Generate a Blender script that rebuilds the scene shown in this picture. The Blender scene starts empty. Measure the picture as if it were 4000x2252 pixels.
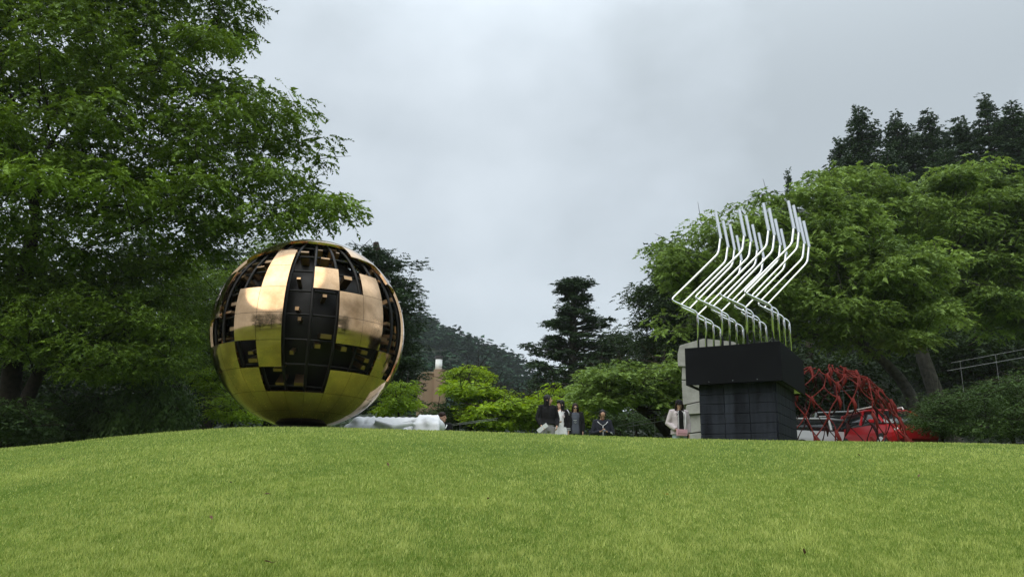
import bpy, math, random
import numpy as np
from mathutils import Vector, Matrix
random.seed(5)
rng = np.random.default_rng(11)
sc = bpy.context.scene
COL = sc.collection
R = math.radians

# ------------------------------------------------------------------ camera
F = 3111.0
EYE = np.array([0.0, 0.0, 1.6])
pitch, roll = R(15.0), R(1.2)
f_ = np.array([0, math.cos(pitch), math.sin(pitch)])
r0 = np.array([1.0, 0, 0]); u0 = np.array([0, -math.sin(pitch), math.cos(pitch)])
r_ = r0*math.cos(roll) + u0*math.sin(roll)
u_ = -r0*math.sin(roll) + u0*math.cos(roll)
cam_d = bpy.data.cameras.new('camera'); cam = bpy.data.objects.new('camera', cam_d); COL.objects.link(cam)
cam.matrix_world = Matrix(((r_[0], u_[0], -f_[0], EYE[0]), (r_[1], u_[1], -f_[1], EYE[1]), (r_[2], u_[2], -f_[2], EYE[2]), (0, 0, 0, 1)))
cam_d.sensor_width = 36.0; cam_d.lens = 36.0*F/4000.0
cam_d.clip_start = 0.1; cam_d.clip_end = 5000
sc.camera = cam

# ------------------------------------------------------------------ world, sun, exposure
SUN_EL, SUN_AZ = R(52), R(215)          # azimuth from +Y clockwise: behind the camera, to the left
w = bpy.data.worlds.new('World'); sc.world = w; w.use_nodes = True
nt = w.node_tree; nt.nodes.clear()
def N(t, tree=None, **k):
    n = (tree or nt).nodes.new(t)
    for a, b in k.items(): setattr(n, a, b)
    return n
out = N('ShaderNodeOutputWorld'); bg = N('ShaderNodeBackground'); bg.inputs['Strength'].default_value = 0.12
sky = N('ShaderNodeTexSky', sky_type='NISHITA'); sky.sun_disc = False; sky.sun_elevation = SUN_EL; sky.sun_rotation = SUN_AZ
sky.air_density = 1.0; sky.dust_density = 2.0
tc = N('ShaderNodeTexCoord'); mp = N('ShaderNodeMapping'); mp.inputs['Scale'].default_value = (1.0, 1.0, 1.5); mp.inputs['Location'].default_value = (0.35, 0.2, 0.1)
n1 = N('ShaderNodeTexNoise'); n1.inputs['Scale'].default_value = 1.9; n1.inputs['Detail'].default_value = 7; n1.inputs['Roughness'].default_value = 0.5; n1.inputs['Distortion'].default_value = 0.0
cr = N('ShaderNodeValToRGB')
e = cr.color_ramp.elements
e[0].position = 0.39; e[0].color = (0.49, 0.545, 0.585, 1)
e[1].position = 0.62; e[1].color = (0.72, 0.79, 0.85, 1)
m = cr.color_ramp.elements.new(0.5); m.color = (0.61, 0.675, 0.73, 1)
sx = N('ShaderNodeSeparateXYZ'); mr = N('ShaderNodeMapRange'); mr.interpolation_type = 'SMOOTHSTEP'; mr.inputs['From Min'].default_value = 0.42; mr.inputs['From Max'].default_value = 1.0; mr.inputs['To Min'].default_value = 5.2; mr.inputs['To Max'].default_value = 15.0
vm = N('ShaderNodeVectorMath', operation='SCALE')
mx = N('ShaderNodeMix', data_type='RGBA'); mx.inputs[0].default_value = 0.93
L = nt.links.new
L(tc.outputs['Generated'], mp.inputs[0]); L(mp.outputs[0], n1.inputs['Vector']); L(n1.outputs['Fac'], cr.inputs[0])
L(tc.outputs['Generated'], sx.inputs[0]); L(sx.outputs['Z'], mr.inputs['Value'])
L(cr.outputs[0], vm.inputs[0]); L(mr.outputs[0], vm.inputs['Scale'])
L(sky.outputs[0], mx.inputs[6]); L(vm.outputs[0], mx.inputs[7]); L(mx.outputs[2], bg.inputs['Color']); L(bg.outputs[0], out.inputs['Surface'])
sd = bpy.data.lights.new('sun', 'SUN'); so = bpy.data.objects.new('sun', sd); COL.objects.link(so)
sd.energy = 1.5; sd.angle = R(75); sd.color = (1.0, 0.94, 0.84)
sun_dir = Vector((math.sin(SUN_AZ)*math.cos(SUN_EL), math.cos(SUN_AZ)*math.cos(SUN_EL), math.sin(SUN_EL)))
so.rotation_euler = sun_dir.to_track_quat('Z', 'Y').to_euler(); so.location = (0, 0, 60)
sc.view_settings.view_transform = 'Standard'; sc.view_settings.look = 'None'
sc.view_settings.gamma = 1.0; sc.view_settings.exposure = 0.74; sc.view_settings.use_curve_mapping = False
sc.render.engine = 'CYCLES'
cy = sc.cycles
cy.max_bounces = 7; cy.diffuse_bounces = 3; cy.glossy_bounces = 4; cy.transmission_bounces = 4; cy.transparent_max_bounces = 4; cy.volume_bounces = 1
cy.caustics_reflective = False; cy.caustics_refractive = False

# ------------------------------------------------------------------ helpers
def P(px, py, Y):
    """world point seen at photo pixel (px,py) lying at distance Y in front of the camera"""
    d = f_ + r_*((px-2000.0)/F) + u_*((1126.0-py)/F)
    return EYE + d*(Y/d[1])
S = 4000/2575.0
def tag(o, label=None, cat=None, group=None, kind=None):
    if label: o['label'] = label
    if cat: o['category'] = cat
    if group: o['group'] = group
    if kind: o['kind'] = kind
    return o
def empty(name, loc, rz=0):
    o = bpy.data.objects.new(name, None); COL.objects.link(o); o.location = [float(c) for c in loc]; o.rotation_euler = (0, 0, rz)
    o.empty_display_size = 0.2
    return o
def link(name, me, mat=None, parent=None, smooth=False):
    if mat is not None: me.materials.append(mat)
    if smooth and len(me.polygons): me.polygons.foreach_set('use_smooth', [True]*len(me.polygons))
    o = bpy.data.objects.new(name, me); COL.objects.link(o)
    if parent is not None: o.parent = parent
    return o
class MB:
    def __init__(s): s.v = []; s.f = []
    def box(s, c, d, M=None):
        x, y, z = [a/2 for a in d]; n = len(s.v)
        for p in ((-x,-y,-z),(x,-y,-z),(x,y,-z),(-x,y,-z),(-x,-y,z),(x,-y,z),(x,y,z),(-x,y,z)):
            q = Vector(p)
            if M is not None: q = M @ q
            s.v.append(q + Vector(c))
        for q in ((0,3,2,1),(4,5,6,7),(0,1,5,4),(1,2,6,5),(2,3,7,6),(3,0,4,7)): s.f.append([n+i for i in q])
        return s
    def loft(s, rings, caps=True):
        n0 = len(s.v); k = len(rings[0])
        for r in rings: s.v.extend(Vector(p) for p in r)
        for i in range(len(rings)-1):
            for j in range(k):
                a = n0+i*k+j; b = n0+i*k+(j+1) % k
                s.f.append([a, b, b+k, a+k])
        if caps:
            s.f.append([n0+j for j in range(k)][::-1]); s.f.append([n0+(len(rings)-1)*k+j for j in range(k)])
        return s
    def tube(s, path, rad, n=8, caps=True, flat=1.0):
        path = [Vector(p) for p in path]
        if not hasattr(rad, '__len__'): rad = [rad]*len(path)
        if len(rad) != len(path): rad = list(np.interp(np.linspace(0, 1, len(path)), np.linspace(0, 1, len(rad)), rad))
        rings = []; prev = None
        for i, p in enumerate(path):
            t = (path[min(i+1, len(path)-1)] - path[max(i-1, 0)])
            if t.length < 1e-9: t = Vector((0, 0, 1))
            t.normalize()
            if prev is None:
                a = Vector((0, 0, 1)) if abs(t.z) < 0.9 else Vector((1, 0, 0))
                x = t.cross(a).normalized()
            else:
                x = (prev - t*prev.dot(t)).normalized()
            prev = x; y = t.cross(x)
            rings.append([p + (x*math.cos(2*math.pi*j/n) + y*math.sin(2*math.pi*j/n)*flat)*rad[i] for j in range(n)])
        return s.loft(rings, caps)
    def ell(s, c, r, seg=12, rg=8, M=None):
        rings = []
        for i in range(rg+1):
            th = math.pi*(i/rg)*0.998+0.003
            rings.append([(Vector((r[0]*math.sin(th)*math.cos(2*math.pi*j/seg), r[1]*math.sin(th)*math.sin(2*math.pi*j/seg), -r[2]*math.cos(th)))) for j in range(seg)])
        rings = [[(M @ p if M is not None else p) + Vector(c) for p in q] for q in rings]
        return s.loft(rings)
    def mesh(s, name):
        me = bpy.data.meshes.new(name); me.from_pydata([tuple(v) for v in s.v], [], s.f); me.update(); return me
    def build(s, name, mat, parent=None, smooth=False, bevel=0):
        o = link(name, s.mesh(name), mat, parent, smooth)
        if bevel:
            b = o.modifiers.new('bevel', 'BEVEL'); b.width = bevel; b.segments = 2; b.limit_method = 'ANGLE'
        return o
def remesh(mb, name, voxel, smooth_it=4):
    """voxel-merge overlapping pieces into one continuous surface"""
    me = mb.mesh(name); o = bpy.data.objects.new(name, me); COL.objects.link(o)
    a = o.modifiers.new('r', 'REMESH'); a.mode = 'VOXEL'; a.voxel_size = voxel
    b = o.modifiers.new('s', 'SMOOTH'); b.iterations = smooth_it; b.factor = 0.5
    dg = bpy.context.evaluated_depsgraph_get(); ev = o.evaluated_get(dg)
    res = bpy.data.meshes.new_from_object(ev); bpy.data.objects.remove(o); bpy.data.meshes.remove(me)
    res.name = name; res.materials.clear(); return res

# ------------------------------------------------------------------ materials
def mat(name, col, rough=0.6, metal=0.0, var=0.0, scale=8.0, bump=0.0, bscale=40.0, spec=0.5, col2=None, obj=True):
    m = bpy.data.materials.new(name); m.use_nodes = True; t = m.node_tree; b = t.nodes['Principled BSDF']
    b.inputs['Base Color'].default_value = (*col, 1); b.inputs['Roughness'].default_value = rough; b.inputs['Metallic'].default_value = metal
    b.inputs['Specular IOR Level'].default_value = spec
    tcn = N('ShaderNodeTexCoord', t); src = tcn.outputs['Object' if obj else 'Generated']
    if var or col2:
        n = N('ShaderNodeTexNoise', t); n.inputs['Scale'].default_value = scale; n.inputs['Detail'].default_value = 6; n.inputs['Roughness'].default_value = 0.6
        c = N('ShaderNodeValToRGB', t); c.color_ramp.elements[0].position = 0.3; c.color_ramp.elements[1].position = 0.7
        c.color_ramp.elements[0].color = (*[max(0, x*(1-var)) for x in col], 1)
        c.color_ramp.elements[1].color = (*(col2 or [min(1, x*(1+var)) for x in col]), 1)
        t.links.new(src, n.inputs['Vector']); t.links.new(n.outputs['Fac'], c.inputs[0]); t.links.new(c.outputs[0], b.inputs['Base Color'])
    if bump:
        n = N('ShaderNodeTexNoise', t); n.inputs['Scale'].default_value = bscale; n.inputs['Detail'].default_value = 5
        k = N('ShaderNodeBump', t); k.inputs['Strength'].default_value = bump; k.inputs['Distance'].default_value = 0.02
        t.links.new(src, n.inputs['Vector']); t.links.new(n.outputs['Fac'], k.inputs['Height']); t.links.new(k.outputs[0], b.inputs['Normal'])
    return m
def streaks(m, sc=(9, 9, 0.8)):
    t = m.node_tree; nz = [n for n in t.nodes if n.type == 'TEX_NOISE'][0]; mpn = N('ShaderNodeMapping', t); mpn.inputs['Scale'].default_value = sc
    src = nz.inputs['Vector'].links[0].from_socket; t.links.new(src, mpn.inputs[0]); t.links.new(mpn.outputs[0], nz.inputs['Vector'])
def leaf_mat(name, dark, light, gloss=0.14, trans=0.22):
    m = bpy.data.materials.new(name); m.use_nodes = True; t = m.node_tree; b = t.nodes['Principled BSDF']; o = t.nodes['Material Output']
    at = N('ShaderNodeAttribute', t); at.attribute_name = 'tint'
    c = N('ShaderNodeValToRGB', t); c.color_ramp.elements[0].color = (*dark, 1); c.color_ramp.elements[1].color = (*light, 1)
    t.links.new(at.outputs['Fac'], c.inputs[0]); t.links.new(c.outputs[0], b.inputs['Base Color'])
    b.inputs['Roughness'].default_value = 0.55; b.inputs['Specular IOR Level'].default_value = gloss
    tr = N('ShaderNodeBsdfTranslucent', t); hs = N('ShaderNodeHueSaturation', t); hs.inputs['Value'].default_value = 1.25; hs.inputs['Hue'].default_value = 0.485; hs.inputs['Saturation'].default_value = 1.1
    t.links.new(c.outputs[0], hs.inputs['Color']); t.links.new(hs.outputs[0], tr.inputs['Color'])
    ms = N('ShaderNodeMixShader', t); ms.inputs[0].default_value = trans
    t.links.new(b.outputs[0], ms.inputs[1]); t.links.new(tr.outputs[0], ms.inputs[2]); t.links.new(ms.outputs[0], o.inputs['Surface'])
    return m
M = {}
M['zelkova'] = leaf_mat('zelkova_leaf', (0.028, 0.056, 0.011), (0.20, 0.32, 0.042))
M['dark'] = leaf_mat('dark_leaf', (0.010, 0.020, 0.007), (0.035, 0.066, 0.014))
M['conifer'] = leaf_mat('conifer_leaf', (0.013, 0.028, 0.013), (0.050, 0.088, 0.034), trans=0.1)
M['cherry'] = leaf_mat('cherry_leaf', (0.055, 0.10, 0.022), (0.25, 0.37, 0.085), trans=0.3)
M['maple'] = leaf_mat('maple_leaf', (0.09, 0.16, 0.018), (0.34, 0.50, 0.045), trans=0.35)
M['shrub'] = leaf_mat('shrub_leaf', (0.018, 0.036, 0.012), (0.062, 0.11, 0.028))
M['far'] = leaf_mat('hazy_far_leaf', (0.018, 0.044, 0.028), (0.042, 0.090, 0.046), gloss=0.0, trans=0.0)  # bluish lift of distance haze mixed into the leaf colour
M['bark'] = mat('bark', (0.022, 0.017, 0.014), 0.9, spec=0.15, var=0.5, scale=9, bump=0.8, bscale=18)
M['bark_grey'] = mat('bark_grey', (0.055, 0.052, 0.044), 0.9, spec=0.2, var=0.5, scale=7, bump=0.8, bscale=14)

# ------------------------------------------------------------------ terrain shape
YC = 15.0
crest = [(-2500,1830),(-1200,1800),(-400,1768),(0,1750),(200,1732),(460,1700),(700,1680),(930,1664),(1100,1662),(1360,1668),(1600,1675),(2000,1687),(2300,1697),(2600,1708),(2750,1712),(3000,1716),(3300,1720),(3600,1724),(4000,1733),(4600,1752),(5600,1790)]
cu, cs = [], []
for a, b in crest:
    p = P(a, b+4, 1.0) - EYE; cu.append(p[0]); cs.append(p[2])
cu = np.array(cu); cs = np.array(cs)
uu = np.linspace(cu[0], cu[-1], 400); ss = np.interp(uu, cu, cs)
kk = np.exp(-np.linspace(-2, 2, 31)**2); kk /= kk.sum()
ss = np.convolve(np.pad(ss, 15, mode='edge'), kk, 'valid')
def s_c(u): return np.interp(u, uu, ss)
def smooth(a, b, x):
    t = np.clip((x-a)/(b-a), 0, 1); return t*t*(3-2*t)
B_ = -1.6/YC**2
def ground(x, y):
    x = np.asarray(x, float); y = np.asarray(y, float)
    u = x/np.maximum(y, 4.0); s = s_c(u); a = s + 3.2/YC
    yy = np.clip(y, 0, 40)
    q = a*yy + B_*yy**2
    a0 = s_c(x/4.0) + 3.2/YC
    q = np.where(y < 0, a0*5*(np.exp(np.minimum(y, 0)/5)-1), q)
    far = 1.6 + s*np.minimum(y, 70) - 0.7
    t = smooth(YC+0.6, YC+4.2, y)
    return q*(1-t) + far*t
def gz(x, y): return float(ground(x, y))

# ------------------------------------------------------------------ lawn, ground
def grid_mesh(name, xs, ys, zf):
    X, Y = np.meshgrid(xs, ys); Z = zf(X, Y)
    co = np.stack([X, Y, Z], -1).reshape(-1, 3); nx, ny = len(xs), len(ys)
    i = np.arange(nx-1)[None, :] + nx*np.arange(ny-1)[:, None]
    fc = np.stack([i, i+1, i+nx+1, i+nx], -1).reshape(-1, 4)
    me = bpy.data.meshes.new(name); me.from_pydata(co.tolist(), [], fc.tolist()); me.update(); return me
xs = np.concatenate([-np.geomspace(900, 36, 14), np.linspace(-34, 34, 171), np.geomspace(36, 900, 14)])
ys = np.concatenate([-np.geomspace(600, 6, 14), np.linspace(-5, 40, 151), np.geomspace(41, 1200, 18)])
m = bpy.data.materials.new('turf'); m.use_nodes = True; t = m.node_tree; b = t.nodes['Principled BSDF']
tcn = N('ShaderNodeTexCoord', t)
na = N('ShaderNodeTexNoise', t); na.inputs['Scale'].default_value = 0.55; na.inputs['Detail'].default_value = 6; na.inputs['Roughness'].default_value = 0.62
ca = N('ShaderNodeValToRGB', t); ca.color_ramp.elements[0].position = 0.36; ca.color_ramp.elements[1].position = 0.64
ca.color_ramp.elements[0].color = (0.085, 0.145, 0.018, 1); ca.color_ramp.elements[1].color = (0.15, 0.21, 0.032, 1)
nb = N('ShaderNodeTexNoise', t); nb.inputs['Scale'].default_value = 60; nb.inputs['Detail'].default_value = 3
mm = N('ShaderNodeMix', t, data_type='RGBA', blend_type='MULTIPLY'); mm.inputs[0].default_value = 0.5
t.links.new(tcn.outputs['Object'], na.inputs['Vector']); t.links.new(tcn.outputs['Object'], nb.inputs['Vector'])
t.links.new(na.outputs['Fac'], ca.inputs[0]); t.links.new(ca.outputs[0], mm.inputs[6]); t.links.new(nb.outputs['Fac'], mm.inputs[7])
t.links.new(mm.outputs[2], b.inputs['Base Color']); b.inputs['Roughness'].default_value = 0.95; b.inputs['Specular IOR Level'].default_value = 0.1
M['turf'] = m
lawn = link('ground', grid_mesh('ground', xs, ys, ground), M['turf'], smooth=True); lawn['kind'] = 'structure'

# grass blades: one triangle each, thinning out with distance
def vnoise(x, y, s, seed):
    r = np.random.default_rng(seed); g = r.random((64, 64))
    X = x*s; Y = y*s; xi = np.floor(X).astype(int); yi = np.floor(Y).astype(int); fx = X-xi; fy = Y-yi
    fx = fx*fx*(3-2*fx); fy = fy*fy*(3-2*fy)
    G = lambda a, b: g[a % 64, b % 64]
    return (G(xi, yi)*(1-fx)+G(xi+1, yi)*fx)*(1-fy) + (G(xi, yi+1)*(1-fx)+G(xi+1, yi+1)*fx)*fy
def set_attr(me, name, arr):
    a = me.attributes.new(name, 'FLOAT', 'POINT'); a.data.foreach_set('value', arr.astype(np.float32))
def fast_mesh(name, co, k):
    """co (n*k,3): n separate faces with k corners"""
    n = len(co)//k; me = bpy.data.meshes.new(name)
    me.vertices.add(len(co)); me.vertices.foreach_set('co', co.astype(np.float32).ravel())
    me.loops.add(len(co)); me.loops.foreach_set('vertex_index', np.arange(len(co), dtype=np.int32))
    me.polygons.add(n); me.polygons.foreach_set('loop_start', np.arange(0, n*k, k, dtype=np.int32)); me.polygons.foreach_set('loop_total', np.full(n, k, np.int32))
    me.update(); return me
def make_grass():
    n1, n2 = 340000, 34000
    u = rng.uniform(-0.72, 0.74, n1); s = s_c(u); a = s + 3.2/YC
    yn = 3.7
    s0 = a + B_*yn - 1.6/yn
    sv = s0 + (s - 0.0004 - s0)*rng.random(n1)
    aa = a - sv
    y = (-aa + np.sqrt(np.maximum(aa*aa + 6.4*B_, 0)))/(2*B_)
    x = u*y
    y2 = rng.uniform(YC-2.5, YC+5, n2); x2 = rng.uniform(-0.74, 0.76, n2)*y2
    x = np.concatenate([x, x2]); y = np.concatenate([y, y2]); n = len(x)
    z = ground(x, y)
    d = y
    patch = vnoise(x+50, y+50, 0.7, 3)*0.32 + vnoise(x+50, y+50, 3.1, 4)*0.22 + vnoise(x+9, y+90, 11.0, 5)*0.46
    h = rng.uniform(0.012, 0.030, n)*(0.6+0.9*patch)
    wd = 0.0029*(d/5.0)**0.8*rng.uniform(0.8, 1.4, n)
    th = rng.uniform(0, 2*np.pi, n); lean = rng.uniform(0.1, 0.75, n)*h; la = rng.uniform(0, 2*np.pi, n)
    sdx, sdy = np.cos(th)*wd, np.sin(th)*wd
    co = np.empty((n, 3, 3))
    co[:, 0] = np.stack([x-sdx, y-sdy, z-0.003], -1); co[:, 1] = np.stack([x+sdx, y+sdy, z-0.003], -1)
    co[:, 2] = np.stack([x+np.cos(la)*lean, y+np.sin(la)*lean, z+h], -1)
    me = fast_mesh('grass', co.reshape(-1, 3), 3)
    ti = np.clip(-0.02+0.95*patch + rng.normal(0, 0.24, n), 0, 1); dry = rng.random(n) < 0.04; ti[dry] = 1.0
    set_attr(me, 'tint', np.repeat(ti, 3))
    M['grass'] = leaf_mat('grass_blade', (0.11, 0.19, 0.026), (0.48, 0.545, 0.17), gloss=0.2, trans=0.35)
    o = link('grass', me, M['grass']); tag(o, kind='stuff'); return o
make_grass()

# ------------------------------------------------------------------ vegetation tools
def in_poly(px, py, poly):
    poly = np.asarray(poly, float); n = len(poly); ins = np.zeros(len(px), bool); j = n-1
    dist = np.full(len(px), 1e9)
    for i in range(n):
        x1, y1 = poly[i]; x2, y2 = poly[j]
        c = ((y1 > py) != (y2 > py)) & (px < (x2-x1)*(py-y1)/((y2-y1) if y2 != y1 else 1e-9)+x1)
        ins ^= c
        dx, dy = x2-x1, y2-y1; tt = np.clip(((px-x1)*dx+(py-y1)*dy)/(dx*dx+dy*dy+1e-9), 0, 1)
        dist = np.minimum(dist, np.hypot(px-x1-tt*dx, py-y1-tt*dy)); j = i
    return ins, dist
def crown_points(poly, Yc, depth, n, r, rs, edge=0.8, space=0.85):
    """clump centres filling the volume whose outline from the lawn is poly (2575-px units); r = clump radius in m"""
    poly = np.array(poly, float)*S
    lo, hi = poly.min(0), poly.max(0); pts = []
    rpx = r*F/Yc; best = None
    k = rs.uniform(0, 1, (n*60, 3)); X = lo[0]+k[:, 0]*(hi[0]-lo[0]); Yp = lo[1]+k[:, 1]*(hi[1]-lo[1])
    ins, dist = in_poly(X, Yp, poly); ok = ins & (dist > rpx*edge*0.75); X, Yp, dist = X[ok], Yp[ok], dist[ok]
    dm = depth*np.sqrt(np.clip(dist/(dist.max()+1e-6)*1.6, 0, 1))
    Yd = Yc + (rs.random(len(X))*2-1)*dm*0.5
    W = np.array([P(a, b, c) for a, b, c in zip(X[:n*8], Yp[:n*8], Yd[:n*8])])
    sel = []                                   # spread them evenly
    mind = r*space
    for p in W:
        if len(sel) >= n: break
        if sel:
            if (np.sum((np.array(sel)-p)**2, 1).min()) < mind*mind: continue
        sel.append(p)
    i = 0
    while len(sel) < n*0.75 and i < len(W): sel.append(W[i]); i += 1
    return np.array(sel)
def leaves(centers, rad, flat, sprays, per, ll, rs, tri=False, droop=0.35, tint0=0.45, wratio=0.42, spray_len=None, up=0.7, shell=0.45):
    C = len(centers); ns = C*sprays
    cid = np.repeat(np.arange(C), sprays)
    crad = np.broadcast_to(rad, (C,))
    v = rs.normal(size=(ns, 3)); v /= np.linalg.norm(v, axis=1)[:, None]
    v[:, 2] = np.where(v[:, 2] < -0.2, v[:, 2]*0.6, v[:, 2])
    rr = rs.random(ns)**shell
    off = v*rr[:, None]*crad[cid][:, None]; off[:, 2] *= flat
    # lumpy outline per clump
    lump = 1 + 0.35*np.sin(v[:, 0]*5+cid*1.7)*np.cos(v[:, 1]*4+cid*2.3)
    off *= lump[:, None]
    o = centers[cid] + off
    az = np.arctan2(v[:, 1], v[:, 0]) + rs.normal(0, 0.7, ns)
    dr = np.stack([np.cos(az), np.sin(az), rs.uniform(-droop*1.6, droop*0.6, ns)], -1); dr /= np.linalg.norm(dr, axis=1)[:, None]
    sl = (spray_len or ll*per*0.32)
    side = np.stack([-np.sin(az), np.cos(az), rs.normal(0, 0.25, ns)], -1)
    n = ns*per; sid = np.repeat(np.arange(ns), per); k = np.tile(np.arange(per), ns); t = (k+rs.random(n)*0.6)/per
    sg = np.where(k % 2 == 0, 1.0, -1.0)
    base = o[sid] + dr[sid]*(t*sl)[:, None]; base[:, 2] -= droop*sl*t*t*0.6
    ld = dr[sid]*0.65 + side[sid]*(sg*0.8)[:, None] + rs.normal(0, 0.28, (n, 3)); ld[:, 2] -= droop*0.6
    ld /= np.linalg.norm(ld, axis=1)[:, None]
    nr = np.stack([rs.normal(0, 0.5, n), rs.normal(0, 0.5, n), np.full(n, up)], -1)
    wv = np.cross(ld, nr); wv /= (np.linalg.norm(wv, axis=1)[:, None]+1e-9)
    L_ = ll*rs.uniform(0.5, 1.4, n); Wd = L_*wratio*(0.62 if tri else 0.5)
    if tri:
        co = np.stack([base - wv*Wd[:, None], base + wv*Wd[:, None], base + ld*L_[:, None]], 1); kf = 3
    else:
        mid = base + ld*(L_*0.45)[:, None]
        co = np.stack([base, mid + wv*Wd[:, None], base + ld*L_[:, None], mid - wv*Wd[:, None]], 1); kf = 4
    ct = rs.normal(0, 0.16, C); spt = rs.normal(0, 0.10, ns)
    ti = np.clip(tint0 + ct[cid][sid] + spt[sid] + rs.normal(0, 0.09, n), 0, 1)
    return co, ti, kf
def foliage_obj(name, co, ti, kf, mt, parent, origin):
    me = fast_mesh(name, co.reshape(-1, 3)-np.array(origin), kf); set_attr(me, 'tint', np.repeat(ti, kf))
    return link(name, me, mt, parent)
def skeleton(trunk, radii, centers, rs, mt, parent, origin, tip=0.008, twigs=2):
    """limbs grown from the trunk polyline to every clump, thicker where more clumps hang on them"""
    nodes = [np.array(p) for p in trunk]; par = list(range(-1, len(trunk)-1)); nT = len(trunk)
    load = np.zeros(len(trunk)+len(centers)*3+5)
    start = nodes[-1]
    order = np.argsort(np.linalg.norm(centers-start, axis=1))
    plen = [0.0]*nT
    for i in range(1, nT): plen[i] = plen[i-1]*0.3
    for ci in order:
        c = centers[ci]; A = np.array(nodes); cand = np.arange(len(nodes)) if nT < 3 else np.arange(nT//2, len(nodes))
        d = np.linalg.norm(A[cand]-c, axis=1); dz = np.maximum(A[cand][:, 2]-c[2], 0)
        cost = d + 0.35*np.array(plen)[cand] + 0.5*dz
        j = cand[int(np.argmin(cost))]
        if d.min() > 1e-6:
            a = nodes[j]; dd = c-a; ln = np.linalg.norm(dd)
            m1 = a + dd*0.5 + rs.normal(0, 0.07, 3)*ln; m1[2] += 0.03*ln
            nodes.append(m1); par.append(j); plen.append(plen[j]+ln*0.5)
            nodes.append(c); par.append(len(nodes)-2); plen.append(plen[j]+ln)
    n = len(nodes); cnt = np.zeros(n)
    for i in range(nT, n): cnt[i] += 0.5
    for i in range(n-1, 0, -1):
        if par[i] >= 0: cnt[par[i]] += cnt[i]
    rmax = radii[-1]; cmax = max(cnt[nT-1], cnt.max()*0.6)
    rad = np.maximum(tip, rmax*0.9*(np.minimum(cnt/cmax, 1))**0.5)
    mb = MB(); org = Vector(origin)
    mb.tube([Vector(p)-org for p in trunk], radii, n=12)
    for i in range(nT, n):
        j = par[i]; a, b_ = Vector(nodes[j])-org, Vector(nodes[i])-org
        ra = min(rad[j], rad[i]*1.25) if j >= nT else min(radii[min(j, len(radii)-1)], rad[i]*1.3)
        mid = (a+b_)/2 + Vector(rs.normal(0, 0.03, 3))*(b_-a).length
        mb.tube([a, mid, b_], [ra, (ra+rad[i])/2, rad[i]], n=6 if rad[i] > 0.03 else 4, caps=False)
    for c in centers:                         # bare twigs inside the clumps
        for _ in range(twigs):
            a = Vector(c)-org; dd = Vector(rs.normal(0, 1, 3)); dd.z = abs(dd.z)*0.4; dd.normalize()
            mb.tube([a, a+dd*0.45+Vector((0, 0, .03)), a+dd*0.95], [tip*1.3, tip, tip*0.5], n=3, caps=False)
    return mb.build('trunk', mt, parent, smooth=True)
def smooth_path(pts, it=2):
    pts = [np.array(p, float) for p in pts]
    for _ in range(it):
        q = [pts[0]]
        for a, b_ in zip(pts[:-1], pts[1:]): q += [a*0.75+b_*0.25, a*0.25+b_*0.75]
        pts = q + [pts[-1]]
    return pts
def tree(name, label, cat, poly, Yc, depth, n, r, mt, trunk_px, trunk_r, bark, seed, group=None, flat=0.6, sprays=60, per=10, ll=0.08,
         tri=True, droop=0.35, tint0=0.45, wratio=0.42, up=0.7, edge=0.8, spray_len=None, shell=0.45, twigs=2, keep=None, extra=None, space=0.85, fill=0):
    rs = np.random.default_rng(seed)
    c = crown_points(poly, Yc, depth, n, r, rs, edge, space)
    if extra is not None: c = np.vstack([c, np.array(extra)])
    if keep is not None: c = c[[bool(keep(p)) for p in c]]
    tp = [P(a*S, b*S, y) for a, b, y in trunk_px]
    tp[0][2] = gz(tp[0][0], tp[0][1]) - 0.15 if name != 'hill' else tp[0][2]
    tp = smooth_path(tp, 1); k = len(tp)
    rr = [trunk_r*(1-0.55*i/(k-1)) for i in range(k)]; rr[0] *= 1.35
    base = tp[0]
    root = empty(name, base); tag(root, label, cat, group)
    rads = r*rs.uniform(0.6, 1.25, len(c))
    co, ti, kf = leaves(c, rads, flat, sprays, per, ll, rs, tri, droop, tint0, wratio, spray_len, up, shell)
    if fill:                                # small stray sprays between the big clumps
        c2 = crown_points(poly, Yc, depth, int(len(c)*fill), r*0.45, rs, 0.35, 1.0)
        if keep is not None: c2 = c2[[bool(keep(p)) for p in c2]]
        co2, ti2, _ = leaves(c2, r*0.5*rs.uniform(0.5, 1.4, len(c2)), flat*1.5, max(8, sprays//6), per, ll, rs, tri, droop, tint0+0.08, wratio, spray_len, up, 0.6)
        co = np.vstack([co, co2]); ti = np.concatenate([ti, ti2]); c = np.vstack([c, c2])
    foliage_obj('crown', co, ti, kf, mt, root, base)
    skeleton(tp, rr, c, rs, bark, root, base, tip=0.004+0.0003*Yc, twigs=twigs)
    return root

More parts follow.
